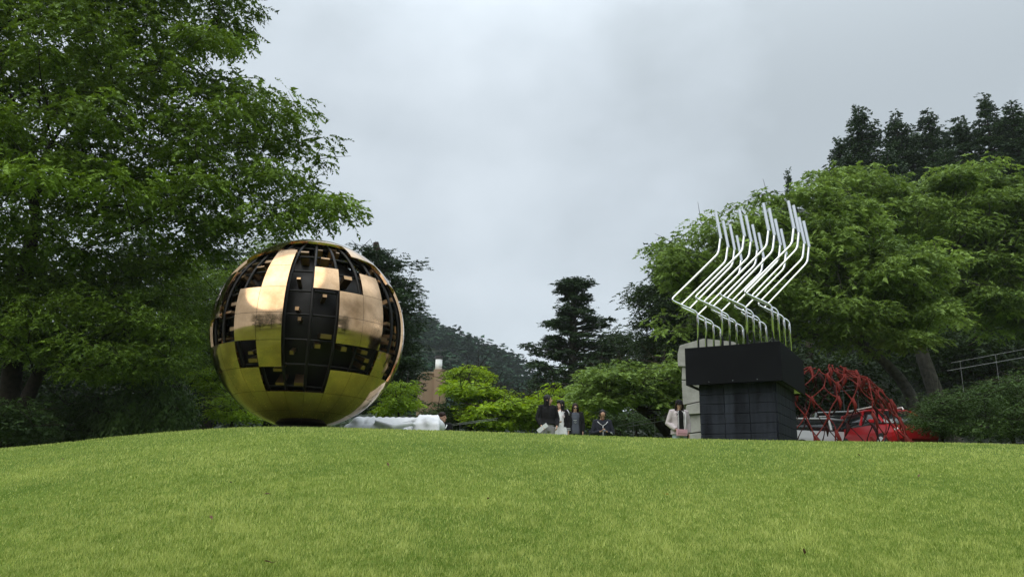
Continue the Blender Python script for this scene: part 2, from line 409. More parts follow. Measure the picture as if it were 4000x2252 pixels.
# ------------------------------------------------------------------ far mountain and slopes
def mountain():
    ridge = [(700,905),(860,820),(960,790),(1040,790),(1090,812),(1150,850),(1200,868),(1245,890),(1275,915),(1330,948),(1380,985),(1450,1010),(1600,1030),(1800,1045)]
    Yr = 330.0
    pts = np.array([P(a*S, b*S, Yr) for a, b in ridge])
    rx, rz = pts[:, 0], pts[:, 2]-3.5
    def z(x, y):
        top = np.interp(x, rx, rz)
        t = np.clip((y-150)/(Yr-150), 0, 1.0); back = np.clip((y-Yr)/160, 0, 1)
        zz = 8 + (top-8)*(t**0.8) - back*40
        zz += (vnoise(x+500, y+500, 0.05, 8)-0.5)*9*np.sin(np.pi*t)
        return zz
    gx = np.linspace(rx[0]-20, rx[-1]+30, 70); gy = np.linspace(150, Yr+120, 46)
    ms = mat('forest_floor', (0.02, 0.035, 0.018), 0.95, var=0.4, scale=0.05)
    o = link('mountain', grid_mesh('mountain', gx, gy, z), ms, smooth=True); o['kind'] = 'structure'
    rs = np.random.default_rng(4)
    n = 1050; x = rs.uniform(rx[0], rx[-1], n); y = 165+(Yr+12-165)*rs.random(n)**0.75
    vis = (x/y > (760*S-2000)/3300) & (x/y < 0.12)
    x, y = x[vis], y[vis]
    c = np.stack([x, y, z(x, y)+2.5], -1); rad = rs.uniform(3.0, 5.6, len(c))
    co, ti, kf = leaves(c, rad, 0.9, 24, 7, 1.1, rs, tri=True, droop=0.1, up=1.6, tint0=0.45, wratio=0.9, spray_len=1.6, shell=0.3)
    f = foliage_obj('distant_forest', co, ti, kf, M['far'], None, (0, 0, 0)); tag(f, kind='stuff')
mountain()
def slope_z(x, y):
    g = ground(x, y)
    t = np.clip((y-36)/50, 0, 1); k = smooth(2, 26, x-(y-40)*0.10)
    return g - 1.6 + t*30*k
o = link('wooded_hillside', grid_mesh('wooded_hillside', np.linspace(-4, 110, 60), np.linspace(36, 125, 46), slope_z), mat('hillside_soil', (0.012, 0.018, 0.009), 0.95, var=0.5, scale=0.4), smooth=True); o['kind'] = 'structure'
def slopeL(x, y):
    t = np.clip((y-36)/50, 0, 1); k = smooth(6, 34, -x-(y-40)*0.10)
    return ground(x, y) - 1.6 + t*16*k
o = link('left_hillside', grid_mesh('left_hillside', np.linspace(-110, -4, 50), np.linspace(36, 125, 40), slopeL), bpy.data.materials['hillside_soil'], smooth=True); o['kind'] = 'structure'

rs = np.random.default_rng(77)
for fn, sx_ in ((slope_z, 1), (slopeL, -1)):
    x = sx_*rs.uniform(2, 75, 420); y = rs.uniform(37, 84, 420)
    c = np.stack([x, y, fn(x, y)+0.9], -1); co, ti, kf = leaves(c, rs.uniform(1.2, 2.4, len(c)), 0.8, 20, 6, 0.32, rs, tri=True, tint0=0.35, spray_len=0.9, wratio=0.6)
    tag(foliage_obj('undergrowth', co, ti, kf, M['dark'], None, (0, 0, 0)), kind='stuff')

# ------------------------------------------------------------------ trees
T = tree
# the great spreading tree on the left
T('zelkova_tree', 'huge spreading broadleaf tree filling the upper left, its boughs reaching over the bronze globe', 'tree',
  [(-420,-260),(560,-230),(632,0),(655,55),(648,130),(640,190),(700,225),(762,262),(792,318),(830,345),(822,420),(812,455),(868,488),(915,515),(890,560),(830,582),(720,592),(640,640),(560,655),(470,690),(330,720),(160,760),(-420,760)],
  23, 8.0, 205, 1.1, M['zelkova'], [(20,1115,24),(34,900,24),(60,700,23.5),(92,540,23)], 0.34, M['bark'], 21, flat=0.34, sprays=105, per=11, space=1.25, fill=1.0, ll=0.125, droop=0.55, tint0=0.45, spray_len=0.5, wratio=0.5, twigs=1, edge=0.55,
  keep=lambda p: p[1] > 19.8 or p[2] > 8.6)
# overhanging lower boughs / darker trees behind
T('broadleaf_tree', 'dark low crowned tree under the big tree at the left edge, with a bent trunk', 'tree',
  [(-150,640),(150,660),(330,640),(470,690),(520,820),(470,960),(330,1010),(180,985),(60,940),(-150,900)], 23, 4.5, 80, 1.0, M['zelkova'],
  [(-30,1100,22.5),(60,1020,22.8),(100,930,23),(150,850,23.5)], 0.25, M['bark'], 22, flat=0.4, sprays=110, per=10, ll=0.1, droop=0.5, tint0=0.38, spray_len=0.42)
T('broadleaf_tree', 'dark tree with lighter leaf tips directly left of the bronze globe', 'tree',
  [(420,600),(560,640),(640,590),(720,560),(770,620),(700,760),(600,960),(520,1010),(430,960),(400,800)], 31, 6, 70, 1.0, M['zelkova'],
  [(520,1100,31),(525,980,31),(530,880,31)], 0.22, M['bark'], 23, sprays=70, per=9, ll=0.1, tint0=0.55, spray_len=0.45, flat=0.5)
for i, (poly, Y, s) in enumerate([
    ([(-260,560),(60,560),(260,640),(280,900),(240,1110),(-260,1120)], 37, 31),
    ([(180,560),(420,520),(560,640),(560,900),(500,1100),(220,1110)], 40, 32),
    ([(470,560),(700,560),(800,700),(820,1000),(760,1080),(500,1090)], 43, 33),
    ]):
    xs_ = [a for a, _ in poly]; cx = sum(xs_)/len(xs_)
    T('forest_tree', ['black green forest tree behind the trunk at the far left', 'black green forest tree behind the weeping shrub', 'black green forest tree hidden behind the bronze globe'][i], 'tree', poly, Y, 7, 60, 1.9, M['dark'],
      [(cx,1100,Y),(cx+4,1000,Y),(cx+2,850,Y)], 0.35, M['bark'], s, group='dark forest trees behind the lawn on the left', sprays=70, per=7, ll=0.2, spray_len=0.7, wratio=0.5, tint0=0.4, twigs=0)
# weeping shrub with long drooping sprays, left
T('weeping_shrub', 'grey green weeping shrub with hanging sprays on the lawn edge left of the globe', 'shrub',
  [(330,960),(400,925),(460,950),(500,1000),(495,1075),(440,1095),(340,1100),(280,1105),(240,1060),(280,990)], 24.5, 3, 34, 0.55, M['shrub'],
  [(400,1110,24.5),(405,1050,24.5),(400,1000,24.5)], 0.09, M['bark'], 41, flat=1.2, sprays=50, per=8, ll=0.15, droop=1.7, spray_len=0.7, up=0.2, tint0=0.7, wratio=0.3)
T('weeping_shrub', 'larger shadowed weeping shrub at the lawn edge below the big tree', 'shrub',
  [(60,1010),(150,980),(260,970),(310,1010),(300,1110),(120,1125),(40,1120)], 25.5, 3, 34, 0.6, M['shrub'],
  [(180,1125,25.5),(182,1060,25.5),(180,1010,25.5)], 0.09, M['bark'], 42, flat=1.1, sprays=45, per=8, ll=0.15, droop=1.5, spray_len=0.6, up=0.2, tint0=0.45, wratio=0.3)
for i, (poly, Y, s, lb) in enumerate([
    ([(480,930),(540,900),(590,940),(560,1000),(500,1010)], 27, 51, 'light green maple shrub peeping out upper left of the globe base'),
    ([(530,980),(600,960),(660,1040),(640,1072),(560,1076),(510,1075)], 25, 52, 'bright green maple shrub low beside the globe on its left'),
    ([(960,950),(1000,930),(1040,950),(1050,990),(1045,1040),(990,1060),(930,1050)], 28, 53, 'bright green shrub beneath the conifer right of the globe')]):
    cx = sum(a for a, _ in poly)/len(poly)
    T('maple_shrub', lb, 'shrub', poly, Y, 2.0, 20, 0.5, M['maple'], [(cx,1090,Y),(cx,1060,Y),(cx,1020,Y)], 0.06, M['bark'], s, group='bright maple shrubs around the globe', flat=0.35, sprays=60, per=9, ll=0.075, wratio=0.5, tint0=0.4, spray_len=0.35)
# conifer right of the globe
T('conifer_tree', 'tall ragged dark conifer rising directly behind the right side of the bronze globe', 'conifer',
  [(870,600),(930,590),(985,625),(1030,620),(1062,665),(1045,705),(1090,750),(1104,785),(1070,800),(1058,860),(1075,900),(1060,1000),(1050,1050),(900,1060),(860,900)], 36, 5, 120, 0.75, M['conifer'],
  [(965,1080,36),(965,900,36),(962,700,36),(945,610,36)], 0.3, M['bark'], 61, flat=0.45, sprays=80, per=8, ll=0.11, wratio=0.45, tint0=0.55, spray_len=0.3, droop=0.1)
T('leafy_shrub', 'low dark shrub at the far left lawn edge in front of a leaning trunk', 'shrub',
  [(-80,1000),(40,985),(110,1020),(130,1080),(110,1120),(-80,1130)], 21.5, 2.5, 30, 0.6, M['shrub'], [(20,1130,21.5),(22,1090,21.5),(20,1050,21.5)], 0.07, M['bark'], 43, sprays=60, per=8, ll=0.1, tint0=0.4)
# tall cedar in the middle
def cedar():
    rs = np.random.default_rng(71); Yc = 52; cl = []
    rows = [(708,14,5),(718,34,9),(732,46,9),(746,30,5),(766,20,4),(786,38,6),(800,58,9),(816,84,11),(832,66,8),(850,60,9),(868,88,12),(884,112,14),(904,92,13),(924,96,14),(946,102,15),(968,108,15),(992,108,13)]
    for y, wd, n in rows:
        for k in range(n):
            a = 2*math.pi*k/n + rs.random()*1.2; q = 0.3+0.85*rs.random()**0.8
            c = P((1442+wd*math.cos(a)*q*0.95)*S, (y+rs.normal(0, 7))*S, Yc); c[1] += math.sin(a)*wd*q*S*Yc/F
            cl.append(c)
    cl = np.array(cl); c = cl; base = P(1440*S, 1100*S, Yc); base[2] = gz(base[0], base[1])-0.2
    root = empty('cedar_tree', base); tag(root, 'lone tall cedar with layered dark boughs and bare upper trunk against the sky', 'conifer')
    co, ti, kf = leaves(c, rs.uniform(0.25, 0.55, len(c)), 0.6, 44, 8, 0.15, rs, tri=True, droop=0.1, tint0=0.5, wratio=0.5, spray_len=0.42)
    foliage_obj('crown', co, ti, kf, M['conifer'], root, base)
    tp = [base, P(1440*S, 900*S, Yc), P(1442*S, 780*S, Yc), P(1443*S, 712*S, Yc)]
    mb = MB(); org = Vector(base)
    mb.tube([Vector(p)-org for p in smooth_path(tp, 1)], [0.42,0.36,0.3,0.25,0.2,0.16,0.08], n=10)
    for q in c:
        ang = Vector((base[0]+(q[2]-base[2])*0.0, Yc, q[2]-0.35)); t = (q[2]-tp[1][2])/(tp[3][2]-tp[1][2])
        ax = np.interp(q[2], [p[2] for p in tp], [p[0] for p in tp])
        a = Vector((ax, Yc, q[2]-0.4))-org; b_ = Vector(q)-org
        mb.tube([a, (a+b_)/2+Vector((0,0,-0.1)), b_], [0.07, 0.05, 0.02], n=4, caps=False)
    mb.build('trunk', M['bark_grey'], root, smooth=True)
cedar()
# dark trees between cedar and cherry
for lb, poly, Y, s, n, r in [
    ('dark rounded evergreen behind the cedar, below the skyline', [(1490,830),(1560,810),(1620,830),(1640,950),(1600,1010),(1500,1020),(1470,930)], 58, 81, 50, 1.2),
    ('tall dark evergreen left of the steel tubes, standing against the sky', [(1580,790),(1570,750),(1600,700),(1640,690),(1640,610),(1690,590),(1760,640),(1830,700),(1840,900),(1760,960),(1640,960),(1600,880)], 44, 82, 110, 1.15),
    ('black green evergreen filling the gap behind the stone monument', [(1560,860),(1700,830),(1820,860),(1830,1060),(1600,1060)], 50, 83, 60, 1.4)]:
    cx = sum(a for a, _ in poly)/len(poly)
    T('evergreen_tree', lb, 'tree', poly, Y, 6, n, r, M['dark'], [(cx,1085,Y),(cx,980,Y),(cx,880,Y)], 0.3, M['bark'], s, sprays=85, per=7, ll=0.17, tint0=0.42, spray_len=0.5, wratio=0.5, twigs=0)
# layered maples along the middle
for lb, poly, Y, s, n, tr in [
    ('low maple with flat bright lime tiers in front of the tan tower', [(1112,962),(1150,945),(1200,955),(1260,965),(1290,985),(1240,1010),(1180,1010),(1130,990)], 31, 91, 24, [(1190,1090,31),(1180,1040,31),(1170,1000,31)]),
    ('lime green maple spreading below the mountain foot', [(1180,1000),(1260,985),(1340,990),(1420,985),(1440,1010),(1400,1060),(1300,1085),(1220,1085),(1150,1040)], 30, 92, 48, [(1300,1095,30),(1285,1060,30),(1300,1030,30)]),
    ('feathery green sapling rising behind the lime maple', [(1130,925),(1170,905),(1240,930),(1245,960),(1180,975),(1120,970)], 38, 93, 16, [(1180,1080,38),(1178,1000,38),(1175,950,38)]),
    ('light green maple behind the two talking women', [(1330,985),(1400,960),(1450,975),(1480,1010),(1480,1080),(1400,1090),(1330,1075)], 32, 94, 34, [(1400,1095,32),(1400,1060,32),(1405,1020,32)])]:
    T('maple_tree', lb, 'tree', poly, Y, 3.5, int(n*1.25), 0.5, M['maple'], tr, 0.09, M['bark'], s, group='low maples behind the crest', flat=0.36, fill=1.2, sprays=50, per=9, ll=0.11, wratio=0.5, tint0=0.5, spray_len=0.4)
T('leafy_shrub', 'dark leafy shrub mass behind the seated person beside the marble', 'shrub',
  [(1060,1020),(1140,1000),(1230,1040),(1330,1050),(1340,1095),(1060,1090)], 33, 3, 36, 0.7, M['shrub'], [(1200,1100,33),(1200,1070,33),(1200,1050,33)], 0.07, M['bark'], 95, sprays=60, per=8, ll=0.1, tint0=0.6)
T('leafy_shrub', 'dark leafy shrub behind the seated man with the phone', 'shrub',
  [(1440,1030),(1520,1010),(1620,1030),(1720,1040),(1720,1100),(1440,1095)], 34, 3, 36, 0.8, M['shrub'], [(1600,1100,34),(1600,1080,34),(1600,1060,34)], 0.07, M['bark'], 96, sprays=60, per=8, ll=0.1, tint0=0.55)
# cherry with the slanting trunk, mid picture
T('cherry_tree', 'leaning cherry tree with slanting dark trunk behind the man and the woman in the cap', 'tree',
  [(1455,960),(1500,900),(1580,895),(1620,920),(1690,880),(1760,900),(1760,1040),(1700,1060),(1640,1010),(1560,1040),(1480,1040),(1420,1000)], 27, 5, 100, 0.72, M['cherry'],
  [(1725,1110,27),(1660,1060,27),(1600,1020,27),(1535,985,27)], 0.2, M['bark'], 101, flat=0.32, space=1.1, fill=1.2, sprays=55, per=9, ll=0.13, wratio=0.5, tint0=0.42, spray_len=0.4)
# the great cherry on the right
T('cherry_tree', 'broad light green cherry tree spreading behind the steel tubes and black plinth', 'tree',
  [(1600,640),(1650,590),(1730,575),(1790,520),(1850,490),(1930,455),(1990,430),(2080,440),(2160,450),(2260,560),(2400,620),(2420,760),(2400,850),(2330,900),(2200,900),(2080,880),(1960,860),(1850,860),(1760,850),(1640,840),(1620,800),(1700,770),(1690,720),(1610,660)],
  29, 5.0, 135, 1.05, M['cherry'], [(2310,1110,31),(2300,1010,31),(2250,930,31),(2150,850,30)], 0.3, M['bark_grey'], 102, flat=0.34, space=1.35, fill=1.6, sprays=90, per=9, ll=0.15, wratio=0.5, tint0=0.45, spray_len=0.42, droop=0.5, twigs=1,
  keep=lambda p: True)
T('cherry_tree', 'cherry tree with thick grey slanting trunk at the right edge below the conifers', 'tree',
  [(2010,440),(2100,400),(2170,398),(2215,410),(2290,440),(2340,420),(2400,400),(2470,385),(2530,400),(2560,440),(2720,430),(2720,880),(2560,860),(2460,850),(2400,800),(2330,640),(2240,600),(2150,560),(2060,520)],
  34, 5, 115, 1.2, M['cherry'], [(2410,1060,33),(2330,930,33),(2300,820,33.5),(2350,680,34)], 0.36, M['bark_grey'], 103, flat=0.34, space=1.35, fill=1.6, sprays=92, per=9, ll=0.175, wratio=0.5, tint0=0.4, spray_len=0.5, droop=0.5, twigs=1)
# dark understorey right
for lb, poly, Y, s, n in [
    ('black green forest tree in the deep shade behind the red lattice', [(1830,850),(2050,830),(2240,860),(2260,1050),(2000,1080),(1830,1060)], 41, 111, 60),
    ('black green forest tree behind the rail at the right edge', [(2200,800),(2400,780),(2640,800),(2680,960),(2500,1000),(2250,1020)], 46, 112, 60),
    ('black green forest tree filling the hillside behind the cherry crown', [(1900,560),(2200,520),(2640,560),(2680,840),(2300,860),(1880,850)], 50, 113, 80)]:
    cx = sum(a for a, _ in poly)/len(poly)
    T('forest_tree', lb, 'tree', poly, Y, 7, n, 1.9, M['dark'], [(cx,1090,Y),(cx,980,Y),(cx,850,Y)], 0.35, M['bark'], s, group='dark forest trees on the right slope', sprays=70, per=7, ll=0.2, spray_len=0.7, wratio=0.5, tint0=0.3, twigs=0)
# conifers on the hill, upper right
cfs = [(2178,272,78,470,60,'tall pointed conifer leftmost on the right hill top'),(2120,350,60,470,64,'short conifer on the left flank of the hill top'),(2272,285,62,470,63,'slim conifer second from the left on the hill top'),(2355,278,60,470,62,'rounded conifer in the middle of the hill top'),
       (2440,300,80,520,60,'broad dark conifer right of the middle on the hill'),(2515,242,60,520,58,'tallest conifer near the right edge of the skyline'),(2590,262,80,560,57,'dark conifer cut by the right picture edge'),
       (2250,390,80,560,55,'low full conifer above the cherry crown'),(2400,380,90,560,55,'low spreading conifer in the dip above the cherries'),(1988,428,26,520,66,'small conifer top just above the cherry crown'),(1995,640,50,800,56,'hidden conifer behind the cherry crown')]
def whorl_conifer(H, wd, seed):
    """crown centres and trunk of a conifer of height H, half width wd (m), origin at its base"""
    rs = np.random.default_rng(seed); c = []; z = H*0.30; lv = []
    while z < H-0.5: lv.append(z); z += rs.uniform(0.7, 1.0)
    for z in lv:
        t = 1-(z-H*0.30)/(H*0.70); rr = wd*(t**0.72)*rs.uniform(0.75, 1.12)+0.25; n = max(3, int(rr*4.2)); a0 = rs.random()*6.28
        for k in range(n):
            a = a0+2*math.pi*k/n+rs.normal(0, .25); q = rs.uniform(0.35, 1.05)
            c.append((rr*q*math.cos(a), rr*q*math.sin(a), z+rs.normal(0, .22)-0.12*rr*q))
    c += [(0, 0, H-0.2), (0.1, 0.05, H-0.9), (-0.15, 0, H-1.4)]
    return np.array(c)
for lb, poly, Y, s_ in [('dark evergreen mass under the skyline conifers, left part', [(2085,430),(2110,360),(2160,318),(2215,300),(2300,325),(2400,305),(2420,620),(2100,600)], 66, 141),
                       ('dark evergreen mass under the skyline conifers at the right edge', [(2380,325),(2440,300),(2500,275),(2580,262),(2660,290),(2680,620),(2380,620)], 64, 142)]:
    cx = sum(a for a, _ in poly)/len(poly)
    T('evergreen_tree', lb, 'tree', poly, Y, 6, 85, 1.3, M['conifer'], [(cx,760,Y),(cx,600,Y),(cx,430,Y)], 0.3, M['bark'], s_, flat=0.7, sprays=60, per=7, ll=0.24, tint0=0.45, spray_len=0.5, wratio=0.55, twigs=0)
kinds = []
for i, (tx, ty, wd, by, Y, lb) in enumerate(cfs):
    base = P(tx*S, by*S, Y); top = P(tx*S, ty*S, Y); Ht = top[2]-base[2]; Wd = wd*S*Y/F
    HB_, WB = 17.0, 3.9
    loc = np.array([base[0], Y, top[2]-HB_*max(0.9, Ht/11.5)])
    sc_ = (Wd/WB*1.25, Wd/WB*1.25, max(0.9, Ht/11.5))
    root = empty('hill_conifer', loc, R(37*i)); tag(root, lb, 'conifer', 'conifers on the hill at upper right'); root.scale = sc_
    if len(kinds) < 4:
        rs = np.random.default_rng(150+i); c = whorl_conifer(HB_, WB, 160+i)
        co, ti, kf = leaves(c, rs.uniform(0.5, 0.95, len(c)), 0.6, 34, 7, 0.22, rs, tri=True, droop=0.02, tint0=0.5, wratio=0.55, spray_len=0.42)
        cr_ = foliage_obj('crown', co, ti, kf, M['conifer'], root, (0, 0, 0))
        mb = MB().tube([(0, 0, -1), (0, 0, HB_*0.5), (0, 0, HB_)], [0.3, 0.2, 0.04], n=8)
        for q in c: mb.tube([(0, 0, q[2]-0.15), (q[0]*.5, q[1]*.5, q[2]-0.15), tuple(q)], [0.06, 0.045, 0.015], n=4, caps=False)
        tr_ = mb.build('trunk', M['bark'], root, smooth=True); kinds.append((cr_, tr_))
    else:
        for o in kinds[i % 4]:
            d = o.copy(); COL.objects.link(d); d.parent = root
# shrubs lower right
for lb, poly, Y, s in [
    ('olive green shrub at the lawn edge right of the red vehicle', [(2300,1000),(2380,960),(2440,975),(2460,1110),(2330,1110),(2290,1060)], 25, 131),
    ('olive green shrub in the lower right corner of the tree line', [(2430,960),(2520,930),(2640,900),(2700,1130),(2440,1115)], 24, 132)]:
    cx = sum(a for a, _ in poly)/len(poly)
    T('leafy_shrub', lb, 'shrub', poly, Y, 3.5, 48, 0.6, M['shrub'], [(cx,1120,Y),(cx,1080,Y),(cx,1040,Y)], 0.07, M['bark'], s, group='shrubs at the lower right', sprays=75, per=9, ll=0.07, wratio=0.4, tint0=0.62, spray_len=0.35)

# trees that face the sculptures from behind the photographer; the polished bronze mirrors them
src = [o for o in bpy.data.objects if o.name.startswith('forest_tree') and o.parent is None][:3]
for i, (x, y) in enumerate([(-46, -30), (-34, -38), (-21, -44), (-6, -47), (9, -45), (24, -40), (38, -33), (50, -22)]):
    a = src[i % 3]; r2 = a.copy(); COL.objects.link(r2); r2.location = (x, y, gz(x, y)-.3); r2.rotation_euler = (0, 0, R(50*i)); r2.scale = (1.9, 1.9, 1.7)
    r2['group'] = 'forest trees behind the photographer'; r2['label'] = 'dark tree mirrored along the horizon line of the bronze globe'
    for ch in list(a.children):
        d = ch.copy(); COL.objects.link(d); d.parent = r2

# ------------------------------------------------------------------ tan building with chimney
M['render_tan'] = mat('tan_render', (0.33, 0.23, 0.155), 0.9, var=0.12, scale=1.2, bump=0.15, bscale=30)
M['white_metal'] = mat('white_metal', (0.72, 0.74, 0.74), 0.45, var=0.06, scale=3)
M['dark_metal'] = mat('dark_metal', (0.05, 0.05, 0.055), 0.5)
def tower():
    Y = 44; base = P(1072*S, 1085*S, Y); base[2] = gz(base[0], base[1])-0.5
    root = empty('tan_building', base, R(14)); tag(root, 'tan plastered stair tower with a white chimney, beside the conifer', 'building')
    top = P(1080*S, 948*S, Y)[2]-base[2]; wd = 76*S*Y/F
    mb = MB(); mb.box((0, 0, top/2), (wd*0.55, 2.4, top)); mb.build('wall', M['render_tan'], root, bevel=0.03)
    mb = MB(); mb.tube([(wd*0.26, -1.2, 0), (wd*0.26, -1.2, top+0.25)], 0.36, n=24); mb.build('round_corner_shaft', M['render_tan'], root, smooth=False)
    mb = MB(); mb.box((0, 0, top+0.06), (wd*0.55+0.12, 2.5, 0.12)); mb.build('coping', M['render_tan'], root, bevel=0.02)
    mb = MB(); mb.tube([(wd*0.22, -1.0, top+0.1), (wd*0.22, -1.0, top+0.85)], 0.19, n=20); ch = mb.build('chimney', M['white_metal'], root, smooth=True)
    mb = MB(); mb.tube([(wd*0.22, -1.0, top+0.9), (wd*0.22, -1.0, top+1.05)], 0.22, n=20); mb.tube([(wd*0.22, -1.0, top+0.8), (wd*0.22, -1.0, top+0.95)], 0.07, n=8); mb.build('chimney_cap', M['dark_metal'], ch)
tower()

# ------------------------------------------------------------------ bronze globe (a plain panelled stand-in)
def bronze():
    m = bpy.data.materials.new('polished_bronze'); m.use_nodes = True; t = m.node_tree; b = t.nodes['Principled BSDF']
    tcn = N('ShaderNodeTexCoord', t); n = N('ShaderNodeTexNoise', t); n.inputs['Scale'].default_value = 0.9; n.inputs['Detail'].default_value = 8; n.inputs['Roughness'].default_value = 0.65
    c = N('ShaderNodeValToRGB', t); c.color_ramp.elements[0].position = 0.3; c.color_ramp.elements[1].position = 0.66
    c.color_ramp.elements[0].color = (0.32, 0.19, 0.09, 1); c.color_ramp.elements[1].color = (0.80, 0.55, 0.34, 1)
    r = N('ShaderNodeMapRange', t); r.inputs['From Min'].default_value = 0.3; r.inputs['From Max'].default_value = 0.7; r.inputs['To Min'].default_value = 0.17; r.inputs['To Max'].default_value = 0.035
    t.links.new(tcn.outputs['Object'], n.inputs['Vector']); t.links.new(n.outputs['Fac'], c.inputs[0]); t.links.new(c.outputs[0], b.inputs['Base Color'])
    t.links.new(n.outputs['Fac'], r.inputs['Value']); t.links.new(r.outputs[0], b.inputs['Roughness']); b.inputs['Metallic'].default_value = 1.0
    k = N('ShaderNodeBump', t); k.inputs['Strength'].default_value = 0.05; k.inputs['Distance'].default_value = 0.05
    n2 = N('ShaderNodeTexNoise', t); n2.inputs['Scale'].default_value = 1.6; n2.inputs['Detail'].default_value = 2
    t.links.new(tcn.outputs['Object'], n2.inputs['Vector']); t.links.new(n2.outputs['Fac'], k.inputs['Height']); t.links.new(k.outputs[0], b.inputs['Normal'])
    return m
M['bronze'] = bronze()
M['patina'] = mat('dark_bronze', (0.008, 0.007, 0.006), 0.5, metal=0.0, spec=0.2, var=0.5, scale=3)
M['bronze_rib'] = mat('rib_bronze', (0.30, 0.19, 0.10), 0.3, metal=1.0, var=0.3, scale=4)
def globe():
    Yg = 16.9; lc = P(838, 1305, Yg); rc = P(1585, 1305, Yg); ctr = P(1208, 1302, Yg)
    rad = np.linalg.norm(rc-lc)/2*0.985
    base = ctr.copy(); base[2] = ctr[2]-rad
    yaw = math.atan2(-ctr[0], ctr[1])
    root = empty('bronze_globe', base, yaw); tag(root, 'giant polished bronze globe with dark openings between its panels, standing on the grass crest', 'sculpture')
    C = Vector((0, 0, rad))
    def sp(el, az, r): return C + Vector((math.sin(az)*math.cos(el), -math.cos(az)*math.cos(el), math.sin(el)))*r
    front = ["............", "............", "....####....", ".###.#####..", "..##.#.#.##.", "..#..##..##.", ".##..##..##.",
             "...#.####.#.", "....###.....", "............", "............", "............"]
    backr = ["............", "............", "..##........", "....#..##...", ".....#..#...", "..##...##...", "...#....#...", "............", "......##....", "............", "............", "............"]
    st = R(15); gap = R(0.10)
    for r in range(12):
        for c in range(24):
            fr = c < 12
            if (front[r][c] if fr else backr[r][c-12]) == '#': continue
            e1 = R(90)-r*st; e0 = e1-st; a0 = R(-90)+c*st; a1 = a0+st
            e0 += gap; e1 -= gap; a0 += gap; a1 -= gap
            K = 6; mb = MB(); g = [[sp(e0+(e1-e0)*i/K, a0+(a1-a0)*j/K, rad) for j in range(K+1)] for i in range(K+1)]
            gi = [[C+(p-C)*(1-0.05/rad) for p in row] for row in g]
            for gg, fl in ((g, 0), (gi, 1)):
                n0 = len(mb.v); mb.v += [p for row in gg for p in row]
                for i in range(K):
                    for j in range(K):
                        q = [n0+i*(K+1)+j, n0+i*(K+1)+j+1, n0+(i+1)*(K+1)+j+1, n0+(i+1)*(K+1)+j]
                        mb.f.append(q[::-1] if fl else q)
            n1 = (K+1)**2; edge = [(0, j) for j in range(K)]+[(i, K) for i in range(K)]+[(K, j) for j in range(K, 0, -1)]+[(i, 0) for i in range(K, 0, -1)]
            for a in range(len(edge)):
                p = edge[a][0]*(K+1)+edge[a][1]; q = edge[(a+1) % len(edge)]; q = q[0]*(K+1)+q[1]
                mb.f.append([p, p+n1, q+n1, q])
            me = mb.mesh('panel'); o = link('panel', me, M['bronze'], root)
            sm = [i < 2*K*K for i in range(len(me.polygons))]; me.polygons.foreach_set('use_smooth', sm)
            # exact sphere normals so that neighbouring panels mirror as one surface
            nr = []
            for p in me.polygons:
                for li in p.loop_indices:
                    v = Vector(me.vertices[me.loops[li].vertex_index].co)
                    nr.append((v-C).normalized() if p.index < K*K else (p.normal if p.index >= 2*K*K else -(v-C).normalized()))
            me.normals_split_custom_set([tuple(x) for x in nr])
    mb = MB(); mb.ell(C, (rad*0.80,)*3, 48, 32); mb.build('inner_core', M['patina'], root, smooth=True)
    # ribs that carried the missing panels
    for k in range(1, 12):
        e_ = R(90)-k*st
        for dz in (0,):
            pts = [sp(e_, R(360)*j/72, rad*0.92) for j in range(73)]
            MB().tube(pts, 0.022, n=6, caps=False).build('ring_rib', M['patina'], root, smooth=True)
    for k in range(24):
        a = R(-90)+k*st
        MB().tube([sp(R(90)-R(180)*j/40, a, rad*0.945) for j in range(1, 40)], 0.03, n=6).build('meridian_rib', M['patina'], root, smooth=True)
    rs = random.Random(8)
    for r in range(12):
        for c in range(12):
            if front[r][c] != '#': continue
            for k in range(3):
                e_ = R(90)-(r+0.5)*st + (k-1)*st*0.3; a = R(-90)+(c+0.5)*st
                if rs.random() < 0.55: continue
                a += rs.uniform(-0.3, 0.3)*st
                p = sp(e_, a, rad*0.88); q = (p-C).normalized().to_track_quat('Y', 'Z').to_matrix()
                MB().box((0,0,0), (rs.uniform(0.06, 0.22), 0.3, rs.uniform(0.04, 0.09)), q).build('bracket', M['bronze_rib'], root).location = p
    # short footing that carries the globe
    MB().tube([(0, 0, -0.5), (0, 0, 0.03)], 0.55, n=32).build('footing', M['patina'], root)
globe()

